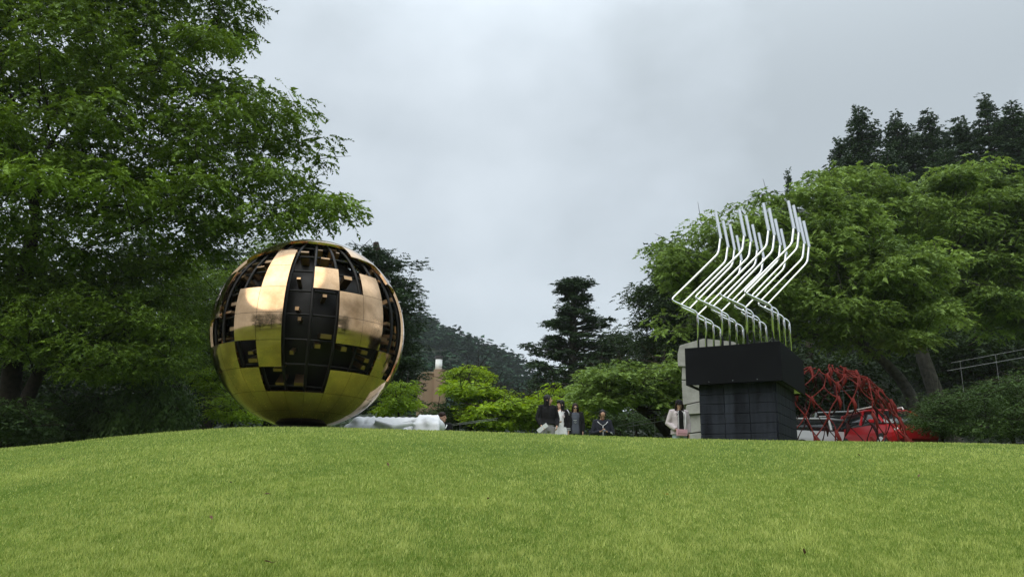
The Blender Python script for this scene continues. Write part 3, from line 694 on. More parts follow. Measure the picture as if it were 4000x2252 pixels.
# ------------------------------------------------------------------ white marble
M['marble'] = mat('white_marble', (0.62, 0.64, 0.66), 0.55, var=0.12, scale=2.5, bump=0.5, bscale=4, col2=(0.78, 0.79, 0.8))
def marble():
    Y = 19.2; a = P(1335, 1680, Y); b_ = P(1722, 1680, Y); ln = b_[0]-a[0]; cx = (a[0]+b_[0])/2
    g = gz(cx, Y); top = P(1450, 1604, Y)[2]-g
    mb = MB(); rs = random.Random(3)
    mb.ell((0, 0, 0.1), (ln*0.5, 0.62, top*0.62), 24, 12)
    # drapery folds at the left, broken block at the right
    prof = [(-0.47,0.50,0.16),(-0.40,0.72,0.2),(-0.32,0.86,0.22),(-0.22,0.84,0.22),(-0.12,0.80,0.2),(-0.02,0.72,0.2),(0.1,0.70,0.2),(0.2,0.70,0.2),(0.3,0.80,0.22),(0.38,0.88,0.22),(0.45,0.86,0.2)]
    for t, h, r in prof: mb.ell((t*ln, rs.uniform(-.1, .1), top*h-r*0.9), (ln*0.09, 0.45, r), 12, 8)
    for k in range(9):
        x0 = -0.5*ln+k*ln*0.045; mb.tube([(x0+0.62+0.05*k, -0.05, top*0.86), (x0+0.3, -0.42, top*0.62), (x0-0.1, -0.72, top*0.1), (x0-0.2, -0.8, 0)], [0.05, 0.07, 0.09, 0.1], n=8)
    for k in range(6): mb.tube([(ln*(0.28+0.035*k), 0.1, top*0.93), (ln*(0.27+0.04*k), -0.38, top*0.7), (ln*(0.30+0.035*k), -0.6, 0)], [0.05, 0.085, 0.11], n=7)
    for k in range(3): mb.tube([(-ln*0.14, -0.45, top*(0.75-0.2*k)), (ln*0.05, -0.62, top*(0.62-0.18*k)), (ln*0.24, -0.45, top*(0.72-0.2*k))], [0.05, 0.08, 0.05], n=8)
    mb.box((0, 0, -0.15), (ln*0.96, 1.3, 0.6))
    me = remesh(mb, 'marble_sculpture', 0.035, 2); me.transform(Matrix.Identity(4))
    o = link('marble_sculpture', me, M['marble'], smooth=True); o.location = (cx, Y, g); tag(o, 'long low white marble sculpture with draped folds lying right of the globe', 'sculpture')
marble()

# ------------------------------------------------------------------ black plinth with steel tubes
M['black_paint'] = mat('black_paint', (0.005, 0.0055, 0.007), 0.6, spec=0.05, var=0.25, scale=1.5, bump=0.12, bscale=12)
M['black_block'] = mat('black_block_paint', (0.006, 0.007, 0.011), 0.65, spec=0.08, var=0.35, scale=2.2, bump=0.35, bscale=25, col2=(0.028, 0.033, 0.045))
streaks(M['black_block'], (4, 4, 0.5)); M['mortar'] = mat('pale_mortar', (0.07, 0.075, 0.085), 0.8, var=0.3, scale=10)
M['mirror'] = mat('mirror_steel', (0.62, 0.64, 0.60), 0.12, metal=1.0)
M['steel'] = mat('polished_steel', (0.80, 0.81, 0.82), 0.09, metal=1.0)
TH = R(30); W_, D_ = 1.93, 2.4
FR = P(3057, 1484, 15.4)                                # front right bottom corner of the head box
ex = Vector((math.cos(TH), -math.sin(TH), 0)); ey = Vector((math.sin(TH), math.cos(TH), 0))   # box axes: along the front to the right, and back
HB = P(3053, 1331, 15.4)[2]-FR[2]
pc = Vector(FR) - ex*W_/2 + ey*D_/2                     # centre of the box bottom
def plinth():
    g = gz(pc.x, pc.y)-0.35; zb = pc.z-g
    root = empty('black_plinth', (pc.x, pc.y, g), -TH); tag(root, 'black block plinth with an oversized black box on top carrying the steel tubes', 'plinth')
    t = 0.05
    for nm, c, d in (('head_panel', (0, -D_/2+t/2, zb+HB/2), (W_, t, HB)), ('head_panel', (0, D_/2-t/2, zb+HB/2), (W_, t, HB)),
                     ('head_panel', (-W_/2+t/2, 0, zb+HB/2), (t, D_-2*t-0.004, HB)), ('head_panel', (W_/2-t/2, 0, zb+HB/2), (t, D_-2*t-0.004, HB))):
        MB().box(c, d).build(nm, M['black_paint'], root, bevel=0.006)
    MB().box((0, 0, zb+HB-0.03), (W_-2*t-0.006, D_-2*t-0.006, 0.05)).build('head_top', M['black_paint'], root)
    MB().box((0, 0, zb+0.03), (W_-2*t-0.006, D_-2*t-0.006, 0.02)).build('soffit', M['mirror'], root)
    cw, cd = W_-0.42, D_-0.5; n = 7; bh = 0.2; bw = cw/3
    MB().box((0, 0, (zb+0.02)/2), (cw-0.03, cd-0.03, zb+0.02)).build('core', M['mortar'], root)
    rs = random.Random(2); gp = 0.008; z0 = zb+0.018
    rows = int(z0/bh)+1
    for k in range(rows):
        zt = z0-k*bh; zl = max(0, zt-bh)
        for s in range(3):
            for side in range(4):
                e_ = rs.uniform(0, 0.006)
                if side < 2:
                    bwid = cw/3; x = -cw/2+(s+0.5)*bwid; y = (-cd/2-0.005-e_/2) if side == 0 else (cd/2+0.005)
                    c = (x, y, (zt+zl)/2); d = (bwid-gp, 0.04, zt-zl-gp)
                else:
                    bwid = (cd-0.05)/3; y = -(cd-0.05)/2+(s+0.5)*bwid; x = (cw/2+0.005+e_/2) if side == 2 else (-cw/2-0.005)
                    c = (x, y, (zt+zl)/2); d = (0.04, bwid-gp, zt-zl-gp)
                if zt-zl < 0.03: continue
                MB().box(c, d).build('block', M['black_block'], root, bevel=0.005)
    # small cable ring under the left edge
    MB().tube([(-W_/2+0.28+0.035*math.cos(a), -D_/2+1.2, zb-0.12+0.035*math.sin(a)) for a in np.linspace(0, 2*math.pi, 16)], 0.006, n=5).build('cable_ring', M['dark_metal'], root)
    for k in (0.25, 0.5, 0.75): MB().tube([(-W_/2+W_*k, -D_/2-0.004, zb+0.05), (-W_/2+W_*k, -D_/2+0.01, zb+0.05)], 0.009, n=8).build('bolt', M['steel'], root)
    return root
plinth()
def tubes():
    zt = pc.z+HB
    root = empty('steel_tube_sculpture', (pc.x, pc.y, zt-0.03), -TH); tag(root, 'cluster of bent polished steel tubes leaning together on top of the black plinth', 'sculpture')
    # one bend shape, in box axes, repeated for every tube
    rs = random.Random(4)
    def world_to_box(v): return Vector((v.dot(ex), v.dot(ey), v.z))
    k = 15.8/F
    shape = [(0, 0), (2, -178), (-106, -232), (100, -455), (113, -535), (98, -655)]
    pts = [Vector((a*k*1.02, 0, -b*k*0.95)) for a, b in shape]
    pts = [world_to_box(p) for p in pts]
    full = [pts[0]]                        # straight runs joined by rounded elbows
    for i in range(1, len(pts)-1):
        p, a, c = pts[i], pts[i-1], pts[i+1]; ra = min(0.09, (p-a).length*.45, (c-p).length*.45)
        s_ = p+(a-p).normalized()*ra; e_ = p+(c-p).normalized()*ra
        full += [s_*(1-q)**2+p*2*q*(1-q)+e_*q*q for q in (0, .2, .4, .6, .8, 1)]
    full.append(pts[-1])
    for r in range(4):
        for c in range(4):
            x = -W_*0.40 + c*W_*0.80/3; y = -D_*0.36 + r*D_*0.74/3
            h = 1.0 + rs.uniform(-0.02, 0.03)
            path = [(p[0]+x, p[1]+y, p[2]*h+0.0) for p in full]
            tb = MB().tube(path, 0.0235, n=12).build('tube', M['steel'], root, smooth=True)
            e_ = Vector(path[-1])-Vector(path[-2]); e_.normalize()
            s0 = Vector(path[-1])-e_*0.62
            MB().tube([s0, Vector(path[-1])+e_*0.01], 0.034, n=12).build('sleeve', M['steel'], tb, smooth=False)
tubes()

# ------------------------------------------------------------------ stone monument behind the plinth
M['stone'] = mat('grey_stone', (0.27, 0.27, 0.25), 0.85, var=0.22, scale=3.5, bump=0.5, bscale=14)
def monument():
    Y = 22.5
    def prism(name, pts, th, root, org, dy=0):
        n = len(pts); mb = MB(); fr = [Vector(P(a, b, Y))-org for a, b in pts]
        fr = [Vector((p.x, dy, p.z)) for p in fr]; bk = [Vector((p.x+0.30*th, dy+th, p.z)) for p in fr]
        mb.v = fr+bk; mb.f = [list(range(n))[::-1], [n+i for i in range(n)]] + [[i, (i+1) % n, n+(i+1) % n, n+i] for i in range(n)]
        return mb.build(name, M['stone'], root, bevel=0.012)
    base = Vector(P(2760, 1715, Y)); base.z = gz(base.x, Y)-0.3
    root = empty('stone_monument', base); tag(root, 'weathered grey stone monument half hidden behind the black plinth', 'monument')
    prism('cap_block', [(2646,1430),(2645,1385),(2653,1350),(2745,1323),(2860,1335),(2900,1350),(2900,1440)], 1.5, root, base, -0.06)
    prism('stone_block', [(2663,1481),(2664,1432),(2900,1442),(2900,1500)], 1.3, root, base, 0.0)
    prism('stone_block', [(2668,1580),(2663,1484),(2900,1503),(2900,1530)], 1.3, root, base, 0.008)
    prism('stone_block', [(2672,1617),(2680,1582),(2900,1532),(2900,1612),(2740,1614),(2676,1618)], 1.35, root, base, -0.05)
    prism('stone_block', [(2676,1620),(2900,1614),(2900,1662),(2690,1690)], 1.2, root, base, 0.04)
    prism('stone_block', [(2690,1694),(2900,1668),(2900,1790),(2700,1790)], 1.35, root, base, 0.0)
monument()

# ------------------------------------------------------------------ red lattice
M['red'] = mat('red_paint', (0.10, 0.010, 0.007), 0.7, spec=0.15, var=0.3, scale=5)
M['shaded_red'] = mat('shaded_red_paint', (0.03, 0.006, 0.007), 0.7, spec=0.15, var=0.3, scale=5)  # same red darkened: shade of the far-side bars put into the colour
def lattice():
    Y = 23.0; c0 = P(3275, 1716, Y); g = gz(c0[0], Y)
    root = empty('red_lattice', (c0[0], Y, g)); tag(root, 'openwork dome of joined red curved bars beside the black plinth, cars showing through', 'sculpture')
    rx = 275*Y/F; top = P(3260, 1442, Y)[2]-g; rs = random.Random(12); ry = rx*0.8
    nodes = {}; rows, cols = 7, 19
    for r in range(rows+1):
        th = R(78)*(r/rows)**0.92
        for c in range(cols):
            a = 2*math.pi*(c+0.5*(r % 2))/cols
            q = math.cos(th)**0.9
            j = lambda s: rs.uniform(-s, s)
            nodes[r, c] = Vector((rx*q*math.cos(a)+j(.13)-0.10*top*math.sin(th), ry*q*math.sin(a)+j(.08), top*1.0*math.sin(th)**0.9*(1.02)+j(.07)))
    for r in range(rows):
        for c in range(cols):
            a = nodes[r, c]
            d1 = c; d2 = (c-1) % cols if r % 2 == 0 else (c+1) % cols
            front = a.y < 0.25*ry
            for d in (d1, d2):
                if r > 5 and rs.random() < 0.45: continue
                if rs.random() < 0.10: continue
                b_ = nodes[r+1, d]; mid = (a+b_)/2 + Vector((rs.uniform(-.06, .06), rs.uniform(-.06, .06), -0.03*(b_-a).length))
                p = smooth_path([a, mid, b_], 1)
                rr = [0.034, 0.017, 0.012, 0.032][:len(p)]
                MB().tube(p, rr, n=6).build('bar', M['red'] if front else M['shaded_red'], root, smooth=True)
            if r and rs.random() < 0.5:
                v = Vector((rs.uniform(-.15, .15), rs.uniform(-.1, .1), rs.uniform(-0.42, -0.25)))
                MB().tube([a+Vector((0, 0, .05)), a+v*0.4+Vector((.05, 0, 0)), a+v], [0.05, 0.052, 0.012], n=7).build('spur', M['red'] if front else M['shaded_red'], root, smooth=True)
lattice()

# ------------------------------------------------------------------ parked cars behind the lattice
M['car_red'] = mat('red_car_paint', (0.34, 0.007, 0.012), 0.3, spec=0.4)
M['car_white'] = mat('white_car_paint', (0.42, 0.44, 0.46), 0.3, spec=0.5)
M['glass'] = mat('car_glass', (0.015, 0.018, 0.02), 0.06, spec=0.8)
M['rubber'] = mat('rubber', (0.015, 0.015, 0.015), 0.85)
M['lamp'] = mat('lamp_lens', (0.6, 0.6, 0.58), 0.15)
road = []
def car(name, px, Y, yaw, body, label, h=1.62, ln=4.2, rack=False, top=1615):
    x = P(px, 1650, Y)[0]; g = P(px, top, Y)[2]-h-(.1 if rack else 0)
    road.append((x, Y, g))
    root = empty(name, (x, Y, g), yaw); tag(root, label, 'car', 'cars parked behind the red lattice')
    w_ = 0.84
    def ring(x_, zb, zt, ww, tum=0.0):
        return [(x_, -ww*0.93, zb), (x_, -ww, zb+0.18), (x_, -ww, (zb+zt)/2+0.05), (x_, -ww+0.06, zt-0.03), (x_, -ww+0.16, zt), (x_, ww-0.16, zt), (x_, ww-0.06, zt-0.03), (x_, ww, (zb+zt)/2+0.05), (x_, ww, zb+0.18), (x_, ww*0.93, zb)]
    l = ln/2
    MB().loft([ring(-l, .42, .80, .66), ring(-l+.12, .3, .98, .78), ring(-l+.5, .26, 1.02, w_), ring(-.6, .24, 1.0, w_), ring(.6, .24, .99, w_), ring(l-.9, .26, .96, w_), ring(l-.3, .3, .84, .79), ring(l-.04, .4, .72, .68)]).build('body', body, root, smooth=False, bevel=0.03)
    z1 = h
    def cab(x_, zt, ww, zb=0.95): return [(x_, -w_+.05, zb), (x_, -ww-.03, (zb+zt)/2), (x_, -ww+.04, zt-.04), (x_, 0, zt+.01), (x_, ww-.04, zt-.04), (x_, ww+.03, (zb+zt)/2), (x_, w_-.05, zb)]
    MB().loft([cab(-l+.08, 1.0, .72), cab(-l+.42, z1-.06, .64), cab(-.2, z1-.01, .64), cab(.55, z1-.05, .62), cab(1.25, 1.0, .70)]).build('glasshouse', M['glass'], root, smooth=True)
    MB().loft([[(-l+.36, -.62, z1-.07), (-l+.36, .62, z1-.07), (-l+.36, .58, z1-.02), (-l+.36, -.58, z1-.02)], [(-.2, -.65, z1-.03), (-.2, .65, z1-.03), (-.2, .6, z1+.03), (-.2, -.6, z1+.03)], [(.5, -.62, z1-.06), (.5, .62, z1-.06), (.5, .57, z1-.01), (.5, -.57, z1-.01)]]).build('roof', body, root, smooth=True)
    for sx_ in (-1, 1):
        for p in ([(-l+.1, sx_*.76, .98), (-l+.40, sx_*.64, z1-.06)], [(-.15, sx_*.80, .98), (-.15, sx_*.655, z1-.03)], [(1.2, sx_*.77, .98), (.52, sx_*.63, z1-.05)]):
            MB().tube(p, 0.045, n=6).build('pillar', body, root)
        MB().box((0.75, sx_*(w_+.08), 1.05), (.12, .16, .12)).build('mirror', body, root, bevel=.02)
        MB().ell((l-.22, sx_*.58, .70), (.12, .16, .08), 12, 8).build('headlight', M['lamp'], root, smooth=True)
        MB().ell((-l+.06, sx_*.66, .85), (.06, .1, .14), 12, 8).build('tail_light', M['car_red'], root, smooth=True)
        for x_ in (-l+.78, l-.82):
            wh = MB().tube([(x_, sx_*(w_-.2), .32), (x_, sx_*(w_+.02), .32)], .32, n=24).build('wheel', M['rubber'], root, bevel=.03)
            MB().tube([(x_, sx_*(w_-.02), .32), (x_, sx_*(w_+.03), .32)], .2, n=16).build('rim', M['steel'], wh)
        if rack: MB().tube([(-l+.5, sx_*.52, z1+.02), (-l+.55, sx_*.52, z1+.1), (.3, sx_*.52, z1+.1), (.35, sx_*.52, z1+.02)], .025, n=6).build('roof_rail', M['white_metal'], root)
    return root
car('parked_car', 3455, 27.6, R(-84), M['car_red'], 'bright red parked car with pale roof rails, to the right of the others', 1.5, 3.9, True, 1592)
car('parked_car', 3215, 29.5, R(8), M['car_white'], 'white parked car seen through the red lattice, next to the plinth', 1.42, top=1640)
car('parked_car', 3350, 33.5, R(-10), M['car_white'], 'white parked car farther back, showing its roof left of the red car', 1.6, top=1612)

# the car park surface under them
ax = sorted(road); mb = MB()
pl = [Vector((ax[0][0]-4, 0, ax[0][2]-0.02))]+[Vector((a[0], 0, a[2]-0.02)) for a in ax]+[Vector((ax[-1][0]+2.4, 0, ax[-1][2]-0.02))]
zmin = min(p.z for p in pl)
A = np.array([[a[0], a[1], 1] for a in road]); cf = np.linalg.lstsq(A, np.array([a[2] for a in road]), rcond=None)[0]
qx = [(min(a[0] for a in road)-3.5, 25.4), (max(a[0] for a in road)+2.2, 25.4), (max(a[0] for a in road)+2.2, 38), (min(a[0] for a in road)-3.5, 38)]
mb.v = [Vector((x, y, cf[0]*x+cf[1]*y+cf[2]+0.0)) for x, y in qx]+[Vector((x, y, cf[0]*x+cf[1]*y+cf[2]-1.2)) for x, y in qx]
mb.f = [[0, 1, 2, 3], [7, 6, 5, 4], [0, 4, 5, 1], [1, 5, 6, 2], [2, 6, 7, 3], [3, 7, 4, 0]]
o = mb.build('car_park', mat('asphalt', (0.05, 0.05, 0.052), 0.9, var=0.3, scale=6, bump=0.3, bscale=60), None); o['kind'] = 'structure'

# ------------------------------------------------------------------ rails and wires
M['rail_metal'] = mat('galvanised_rail', (0.2, 0.21, 0.22), 0.6)
def rail(label, pts_top, pts_low, Y0, Y1, posts, rad=0.022):
    a = [P(x, y, Y0+(Y1-Y0)*i/(len(pts_top)-1)) for i, (x, y) in enumerate(pts_top)]
    root = empty('hand_rail', a[0]-np.array([0, 0, 1.0])); tag(root, label, 'rail')
    o = Vector(root.location)
    MB().tube([Vector(p)-o for p in a], rad, n=8).build('top_rail', M['rail_metal'], root, smooth=True)
    if pts_low:
        b_ = [P(x, y, Y0+(Y1-Y0)*i/(len(pts_low)-1)) for i, (x, y) in enumerate(pts_low)]
        MB().tube([Vector(p)-o for p in b_], rad*1.3, n=8).build('lower_rail', M['rail_metal'], root, smooth=True)
    for k in posts:
        p = Vector(a[0])*(1-k)+Vector(a[-1])*k-o
        MB().tube([p, p-Vector((0, 0, 0.95))], rad*0.8, n=6).build('post', M['rail_metal'], root)
rail('white double rail climbing to the right edge above the shrubs', [(3715,1416),(4060,1352)], [(3700,1447),(4060,1384)], 24, 24, (0.1, 0.5, 0.95), 0.005)
rail('thin white rail rising between the seated man and the woman in the cap', [(2410,1662),(2620,1620)], [(2450,1666),(2600,1640)], 25.5, 25.5, (0.3, 0.7), 0.008)
rail('pale sloping rail beside the seated person and the marble', [(1760,1656),(1945,1632)], [(1762,1661),(1940,1638)], 26, 26, (0.2,), 0.005)
rail('white rail seen through the upper part of the red lattice', [(3235,1518),(3420,1492)], [(3240,1534),(3425,1508)], 32, 32, (0.3, 0.6), 0.014)

# ------------------------------------------------------------------ people
def cloth(n, c, **k): return mat(n, c, 0.9, var=k.get('var', 0.18), scale=9, bump=0.3, bscale=22, spec=0.2)
M['skin'] = mat('skin', (0.50, 0.31, 0.22), 0.55, var=0.05, scale=20)
M['skin_tan'] = mat('skin_tan', (0.38, 0.22, 0.15), 0.55, var=0.05, scale=20)
M['hair'] = mat('black_hair', (0.006, 0.0055, 0.006), 0.45, spec=0.2, var=0.3, scale=40)
M['hair_brown'] = mat('brown_hair', (0.018, 0.008, 0.006), 0.5, spec=0.15, var=0.3, scale=40)
M['black_cloth'] = cloth('black_cloth', (0.009, 0.009, 0.010)); M['navy_cloth'] = cloth('navy_cloth', (0.016, 0.018, 0.026))
M['grey_cloth'] = cloth('grey_cloth', (0.25, 0.25, 0.26)); M['white_cloth'] = cloth('white_cloth', (0.60, 0.62, 0.62)); M['pale_cloth'] = cloth('pale_jacket', (0.42, 0.38, 0.39))
M['slate_cloth'] = cloth('slate_cloth', (0.07, 0.08, 0.10)); M['jeans'] = cloth('pale_jeans', (0.27, 0.33, 0.36))
M['pink'] = mat('pink_leather', (0.60, 0.35, 0.40), 0.4, var=0.08, scale=6); M['lips'] = mat('lips', (0.35, 0.09, 0.08), 0.5); M['eye'] = mat('eye', (0.02, 0.015, 0.012), 0.2)
def V(*a): return Vector(a)
def hand(mb, wrist, dirv, palmn, side, sc_=1.0, curl=0.5):
    """palm and five unequal bent fingers"""
    d = dirv.normalized(); n = palmn.normalized(); s = d.cross(n).normalized()*side
    c = wrist + d*0.045*sc_
    rot = Matrix((d, s, n)).transposed()
    mb.ell(c, (0.05*sc_, 0.038*sc_, 0.016*sc_), 8, 6, rot)
    for k, l in enumerate((0.066, 0.074, 0.070, 0.056)):
        b_ = c + d*0.038*sc_ + s*(0.030-0.020*k)*sc_; p = [b_]; dd = d.copy()
        for q in range(3):
            dd = (dd + n*curl*0.55).normalized(); p.append(p[-1]+dd*l*sc_/3)
        mb.tube(p, [0.0095*sc_, 0.009*sc_, 0.0085*sc_, 0.007*sc_], n=6)
    b_ = c - d*0.01*sc_ + s*0.033*sc_; mb.tube([b_, b_+(s*0.7+d*0.6+n*0.2).normalized()*0.033*sc_, b_+(s*0.7+d*0.6+n*0.2).normalized()*0.033*sc_+(d+n*0.4).normalized()*0.026*sc_], [0.012*sc_, 0.0105*sc_, 0.008*sc_], n=6)
def person(px, top_py, h, label, look=0.0, turn=0.0, nod=0.0, Y=None, seat=None, arms=None, skin='skin', group=None):
    """returns a dict with root, joint positions and helpers; facing -Y (the camera) before turn"""
    if Y is None:
        lo, hi = 17.5, 27.0
        for _ in range(40):
            Y = (lo+hi)/2; p = P(px, top_py, Y)
            if p[2]-gz(p[0], Y) > h: hi = Y
            else: lo = Y
    p = P(px, top_py, Y); g = gz(p[0], Y); zt = p[2]-g
    root = empty('person', (p[0], Y, g), turn); tag(root, label, 'person', group)
    k = h/1.62; J = {}
    lift = zt - h if seat is None else 0
    if seat is None: hip = 0.86*k
    else: hip = seat + 0.1
    J['hip'] = V(0, 0, hip); J['chest'] = V(0, 0, hip+0.36*k); J['neck'] = V(0, 0.0, hip+0.53*k); J['head'] = V(0, -0.015-0.05*nod, hip+0.655*k-0.02*nod)
    J['k'] = k; J['root'] = root
    sh = 0.165*k
    for s, nm in ((-1, 'R'), (1, 'L')):
        J['sh'+nm] = V(s*sh, 0, hip+0.485*k)
        a = (arms or {}).get(nm, 'down')
        if a == 'down': J['el'+nm] = V(s*(sh+.06), .02, hip+0.20*k); J['wr'+nm] = V(s*(sh+.05), -.05, hip-0.04*k)
        elif a == 'fold': J['el'+nm] = V(s*(sh+.07), .0, hip+0.20*k); J['wr'+nm] = V(s*0.06, -.20, hip+0.17*k)
        elif a == 'bag': J['el'+nm] = V(s*(sh+.10), .04, hip+0.20*k); J['wr'+nm] = V(s*0.13, -.17, hip+0.04*k)
        elif a == 'phone': J['el'+nm] = V(s*(sh+.08), -.04, hip+0.18*k); J['wr'+nm] = V(s*0.075, -.26, hip+0.22*k)
        elif a == 'out': J['el'+nm] = V(s*(sh+.09), .02, hip+0.20*k); J['wr'+nm] = V(s*(sh+.03), -.15, hip+0.01*k)
        hx = 0.085*k
        J['th'+nm] = V(s*hx, 0, hip)
        if seat is None: J['kn'+nm] = V(s*hx, -.02, hip*0.53); J['an'+nm] = V(s*hx*1.05, .02, .08)
        else: J['kn'+nm] = V(s*hx*1.4, -.42, max(hip-0.02, .30)); J['an'+nm] = V(s*hx*1.5, -.46, .07)
    H = Matrix.Rotation(look, 3, 'Z') @ Matrix.Rotation(nod*0.5, 3, 'X'); J['H'] = H
    hc = J['head']
    mb = MB()
    def hp(x, y, z): return hc + H @ V(x*k, y*k, z*k)
    J['hp'] = hp
    mb.ell(hc+H @ V(0, .008, .025)*1, (0.073*k, 0.092*k, 0.095*k), 16, 12, H); mb.ell(hp(0, -.022, -.045), (0.052*k, 0.062*k, 0.062*k), 12, 8, H)
    mb.ell(hp(0, -.102, -.012), (0.013*k, 0.02*k, 0.024*k), 8, 6, H); mb.ell(hp(0, -.078, -.062), (0.022*k, 0.012*k, 0.01*k), 8, 6, H); mb.ell(hp(0, -.072, -.092), (0.02*k, 0.018*k, 0.016*k), 8, 6, H)
    for s in (-1, 1): mb.ell(hp(s*.076, .012, -.01), (0.009*k, 0.02*k, 0.03*k), 8, 6, H)
    mb.tube([J['neck']-V(0, 0, .05), J['neck']+V(0, -.005, .03), hc+V(0, .01, -.05)], [0.058*k, 0.047*k, 0.05*k], n=12)
    mb.loft([[V(a*math.cos(q), b_*math.sin(q), z) for q in np.linspace(0, 2*math.pi, 17)[:-1]] for a, b_, z in
             ((.13*k, .10*k, hip-.08), (.15*k, .105*k, hip+.02), (.115*k, .085*k, hip+.18*k), (.14*k, .10*k, hip+.34*k), (.15*k, .09*k, hip+.46*k), (.06*k, .06*k, hip+.53*k))])
    for s, nm in ((-1, 'R'), (1, 'L')):
        mb.tube([J['sh'+nm]-V(s*.05, 0, 0), J['sh'+nm], (J['sh'+nm]+J['el'+nm])/2, J['el'+nm], (J['el'+nm]*.6+J['wr'+nm]*.4), J['wr'+nm]], [.045*k, .05*k, .045*k, .037*k, .036*k, .025*k], n=10)
        mb.tube([J['th'+nm], (J['th'+nm]+J['kn'+nm])/2, J['kn'+nm], (J['kn'+nm]*.65+J['an'+nm]*.35), J['an'+nm]], [.085*k, .07*k, .052*k, .053*k, .035*k], n=10)
        mb.ell(J['an'+nm]+V(0, -.06, -.035), (.038*k, .11*k, .035*k), 10, 8)
        dv = (J['wr'+nm]-J['el'+nm]).normalized()
        a = (arms or {}).get(nm, 'down')
        pn = V(-s, 0, 0.0) if a in ('down', 'out') else V(0, .3, 1)
        pn = (pn - dv*pn.dot(dv)).normalized(); J['dv'+nm] = dv
        hand(mb, J['wr'+nm], dv, pn, s, k, 0.35 if a == 'down' else 0.9)
    me = remesh(mb, 'body', 0.0125, 2); link('body', me, M[skin], root, smooth=True)
    for s in (-1, 1): MB().ell(hp(s*.030, -.083, .012), (.012*k, .006*k, .006*k), 8, 6, H).build('eye', M['eye'], root, smooth=True)
    for s in (-1, 1): MB().ell(hp(s*.030, -.087, .032), (.017*k, .005*k, .004*k), 8, 5, H).build('eyebrow', M['hair'], root, smooth=True)
    MB().ell(hp(0, -.089, -.061), (.021*k, .006*k, .007*k), 8, 6, H).build('mouth', M['lips'], root, smooth=True)
    return J
def top_garment(J, name, m, hem=-0.02, width=1.12, openf=0.0, sleeves=True, loose=1.0):
    k = J['k']; hip = J['hip'].z; mb = MB()
    def sec(a, b_, z): return [V(a*math.cos(q)*width, b_*math.sin(q)*width, z) for q in np.linspace(0, 2*math.pi, 25)[:-1]]
    mb.loft([sec(.165*k*loose, .125*k*loose, hip+hem), sec(.16*k*loose, .12*k*loose, hip+.06), sec(.145*k, .108*k, hip+.18*k), sec(.155*k, .115*k, hip+.34*k), sec(.158*k, .10*k, hip+.45*k), sec(.10*k, .075*k, hip+.505*k), sec(.062*k, .062*k, hip+.525*k)])
    if sleeves:
        for s, nm in ((-1, 'R'), (1, 'L')):
            w_ = J['wr'+nm]-J['dv'+nm]*0.015
            mb.tube([J['sh'+nm]-V(s*.07, 0, -.01), J['sh'+nm]+V(0, 0, -.005), (J['sh'+nm]+J['el'+nm])/2, J['el'+nm], (J['el'+nm]+w_)/2, w_], [r*k*(0.85+.15*loose) for r in (.06, .073, .068, .062, .056, .044)], n=12)
    rs = random.Random(hash(name) % 1000 if False else 7)
    for i in range(7):                                     # cloth folds
        a = rs.uniform(0, 6.28); z = hip+rs.uniform(0, .3)*k
        mb.tube([V(.15*k*width*math.cos(a), .112*k*width*math.sin(a), z+.1), V(.158*k*width*loose*math.cos(a+.2), .118*k*width*loose*math.sin(a+.2), z), V(.16*k*width*loose*math.cos(a+.3), .12*k*width*loose*math.sin(a+.3), z-.12)], [.006, .014, .006], n=5)
    me = remesh(mb, name, 0.014, 2); return link(name, me, m, J['root'], smooth=True)
def trousers(J, m, loose=1.0, seat=False):
    k = J['k']; mb = MB(); hip = J['hip'].z
    mb.loft([[V(a*math.cos(q), b_*math.sin(q), z) for q in np.linspace(0, 2*math.pi, 21)[:-1]] for a, b_, z in ((.14*k, .12*k, hip-.12), (.175*k, .128*k, hip-.03), (.165*k, .12*k, hip+.07), (.135*k, .10*k, hip+.16))])
    for nm in 'RL':
        mb.tube([J['th'+nm], (J['th'+nm]+J['kn'+nm])/2, J['kn'+nm], (J['kn'+nm]+J['an'+nm])/2, J['an'+nm]+V(0, 0, .02)], [r*k*loose for r in (.098, .09, .078, .076, .076)], n=14)
    me = remesh(mb, 'trousers', 0.014, 2); link('trousers', me, m, J['root'], smooth=True)
def shoes(J, m):
    for nm in 'RL': MB().ell(J['an'+nm]+V(0, -.06, -.035), (.047, .13, .044), 12, 8).build('shoe', m, J['root'], smooth=True)
def long_hair(J, m, length=0.30, fringe=True, wide=1.0):
    k = J['k']; hp = J['hp']; H = J['H']; mb = MB()
    mb.ell(hp(0, .022, .045), (.088*k*wide, .098*k, .093*k), 16, 12, H)
    mb.loft([[hp(a*math.cos(q), .045+b_*math.sin(q), z) for q in np.linspace(0, 2*math.pi, 17)[:-1]] for a, b_, z in ((.086*wide, .065, .05), (.09*wide, .06, -.04), (.092*wide, .055, -.12), (.09*wide, .05, -length*.75), (.06*wide, .03, -length))])
    for s in (-1, 1): mb.tube([hp(s*.06, -.045, .07), hp(s*.084, -.035, .0), hp(s*.086*wide, -.03, -.08), hp(s*.085*wide, -.02, -.08-length*.4)], [.02*k, .02*k, .022*k, .012*k], n=8)
    if fringe:
        for x in (-.05, -.025, 0, .025, .05): mb.tube([hp(x*.8, -.045, .115), hp(x, -.085, .085), hp(x*1.05, -.092, .048)], [.02*k, .017*k, .008*k], n=6)
    me = remesh(mb, 'hair', 0.010, 2); return link('hair', me, m, J['root'], smooth=True)
def stripe(J, pts, r, name, m, flat=1.0, par=None):
    return MB().tube([V(*p) for p in pts], r, n=6, flat=flat).build(name, m, par or J['root'], smooth=True)

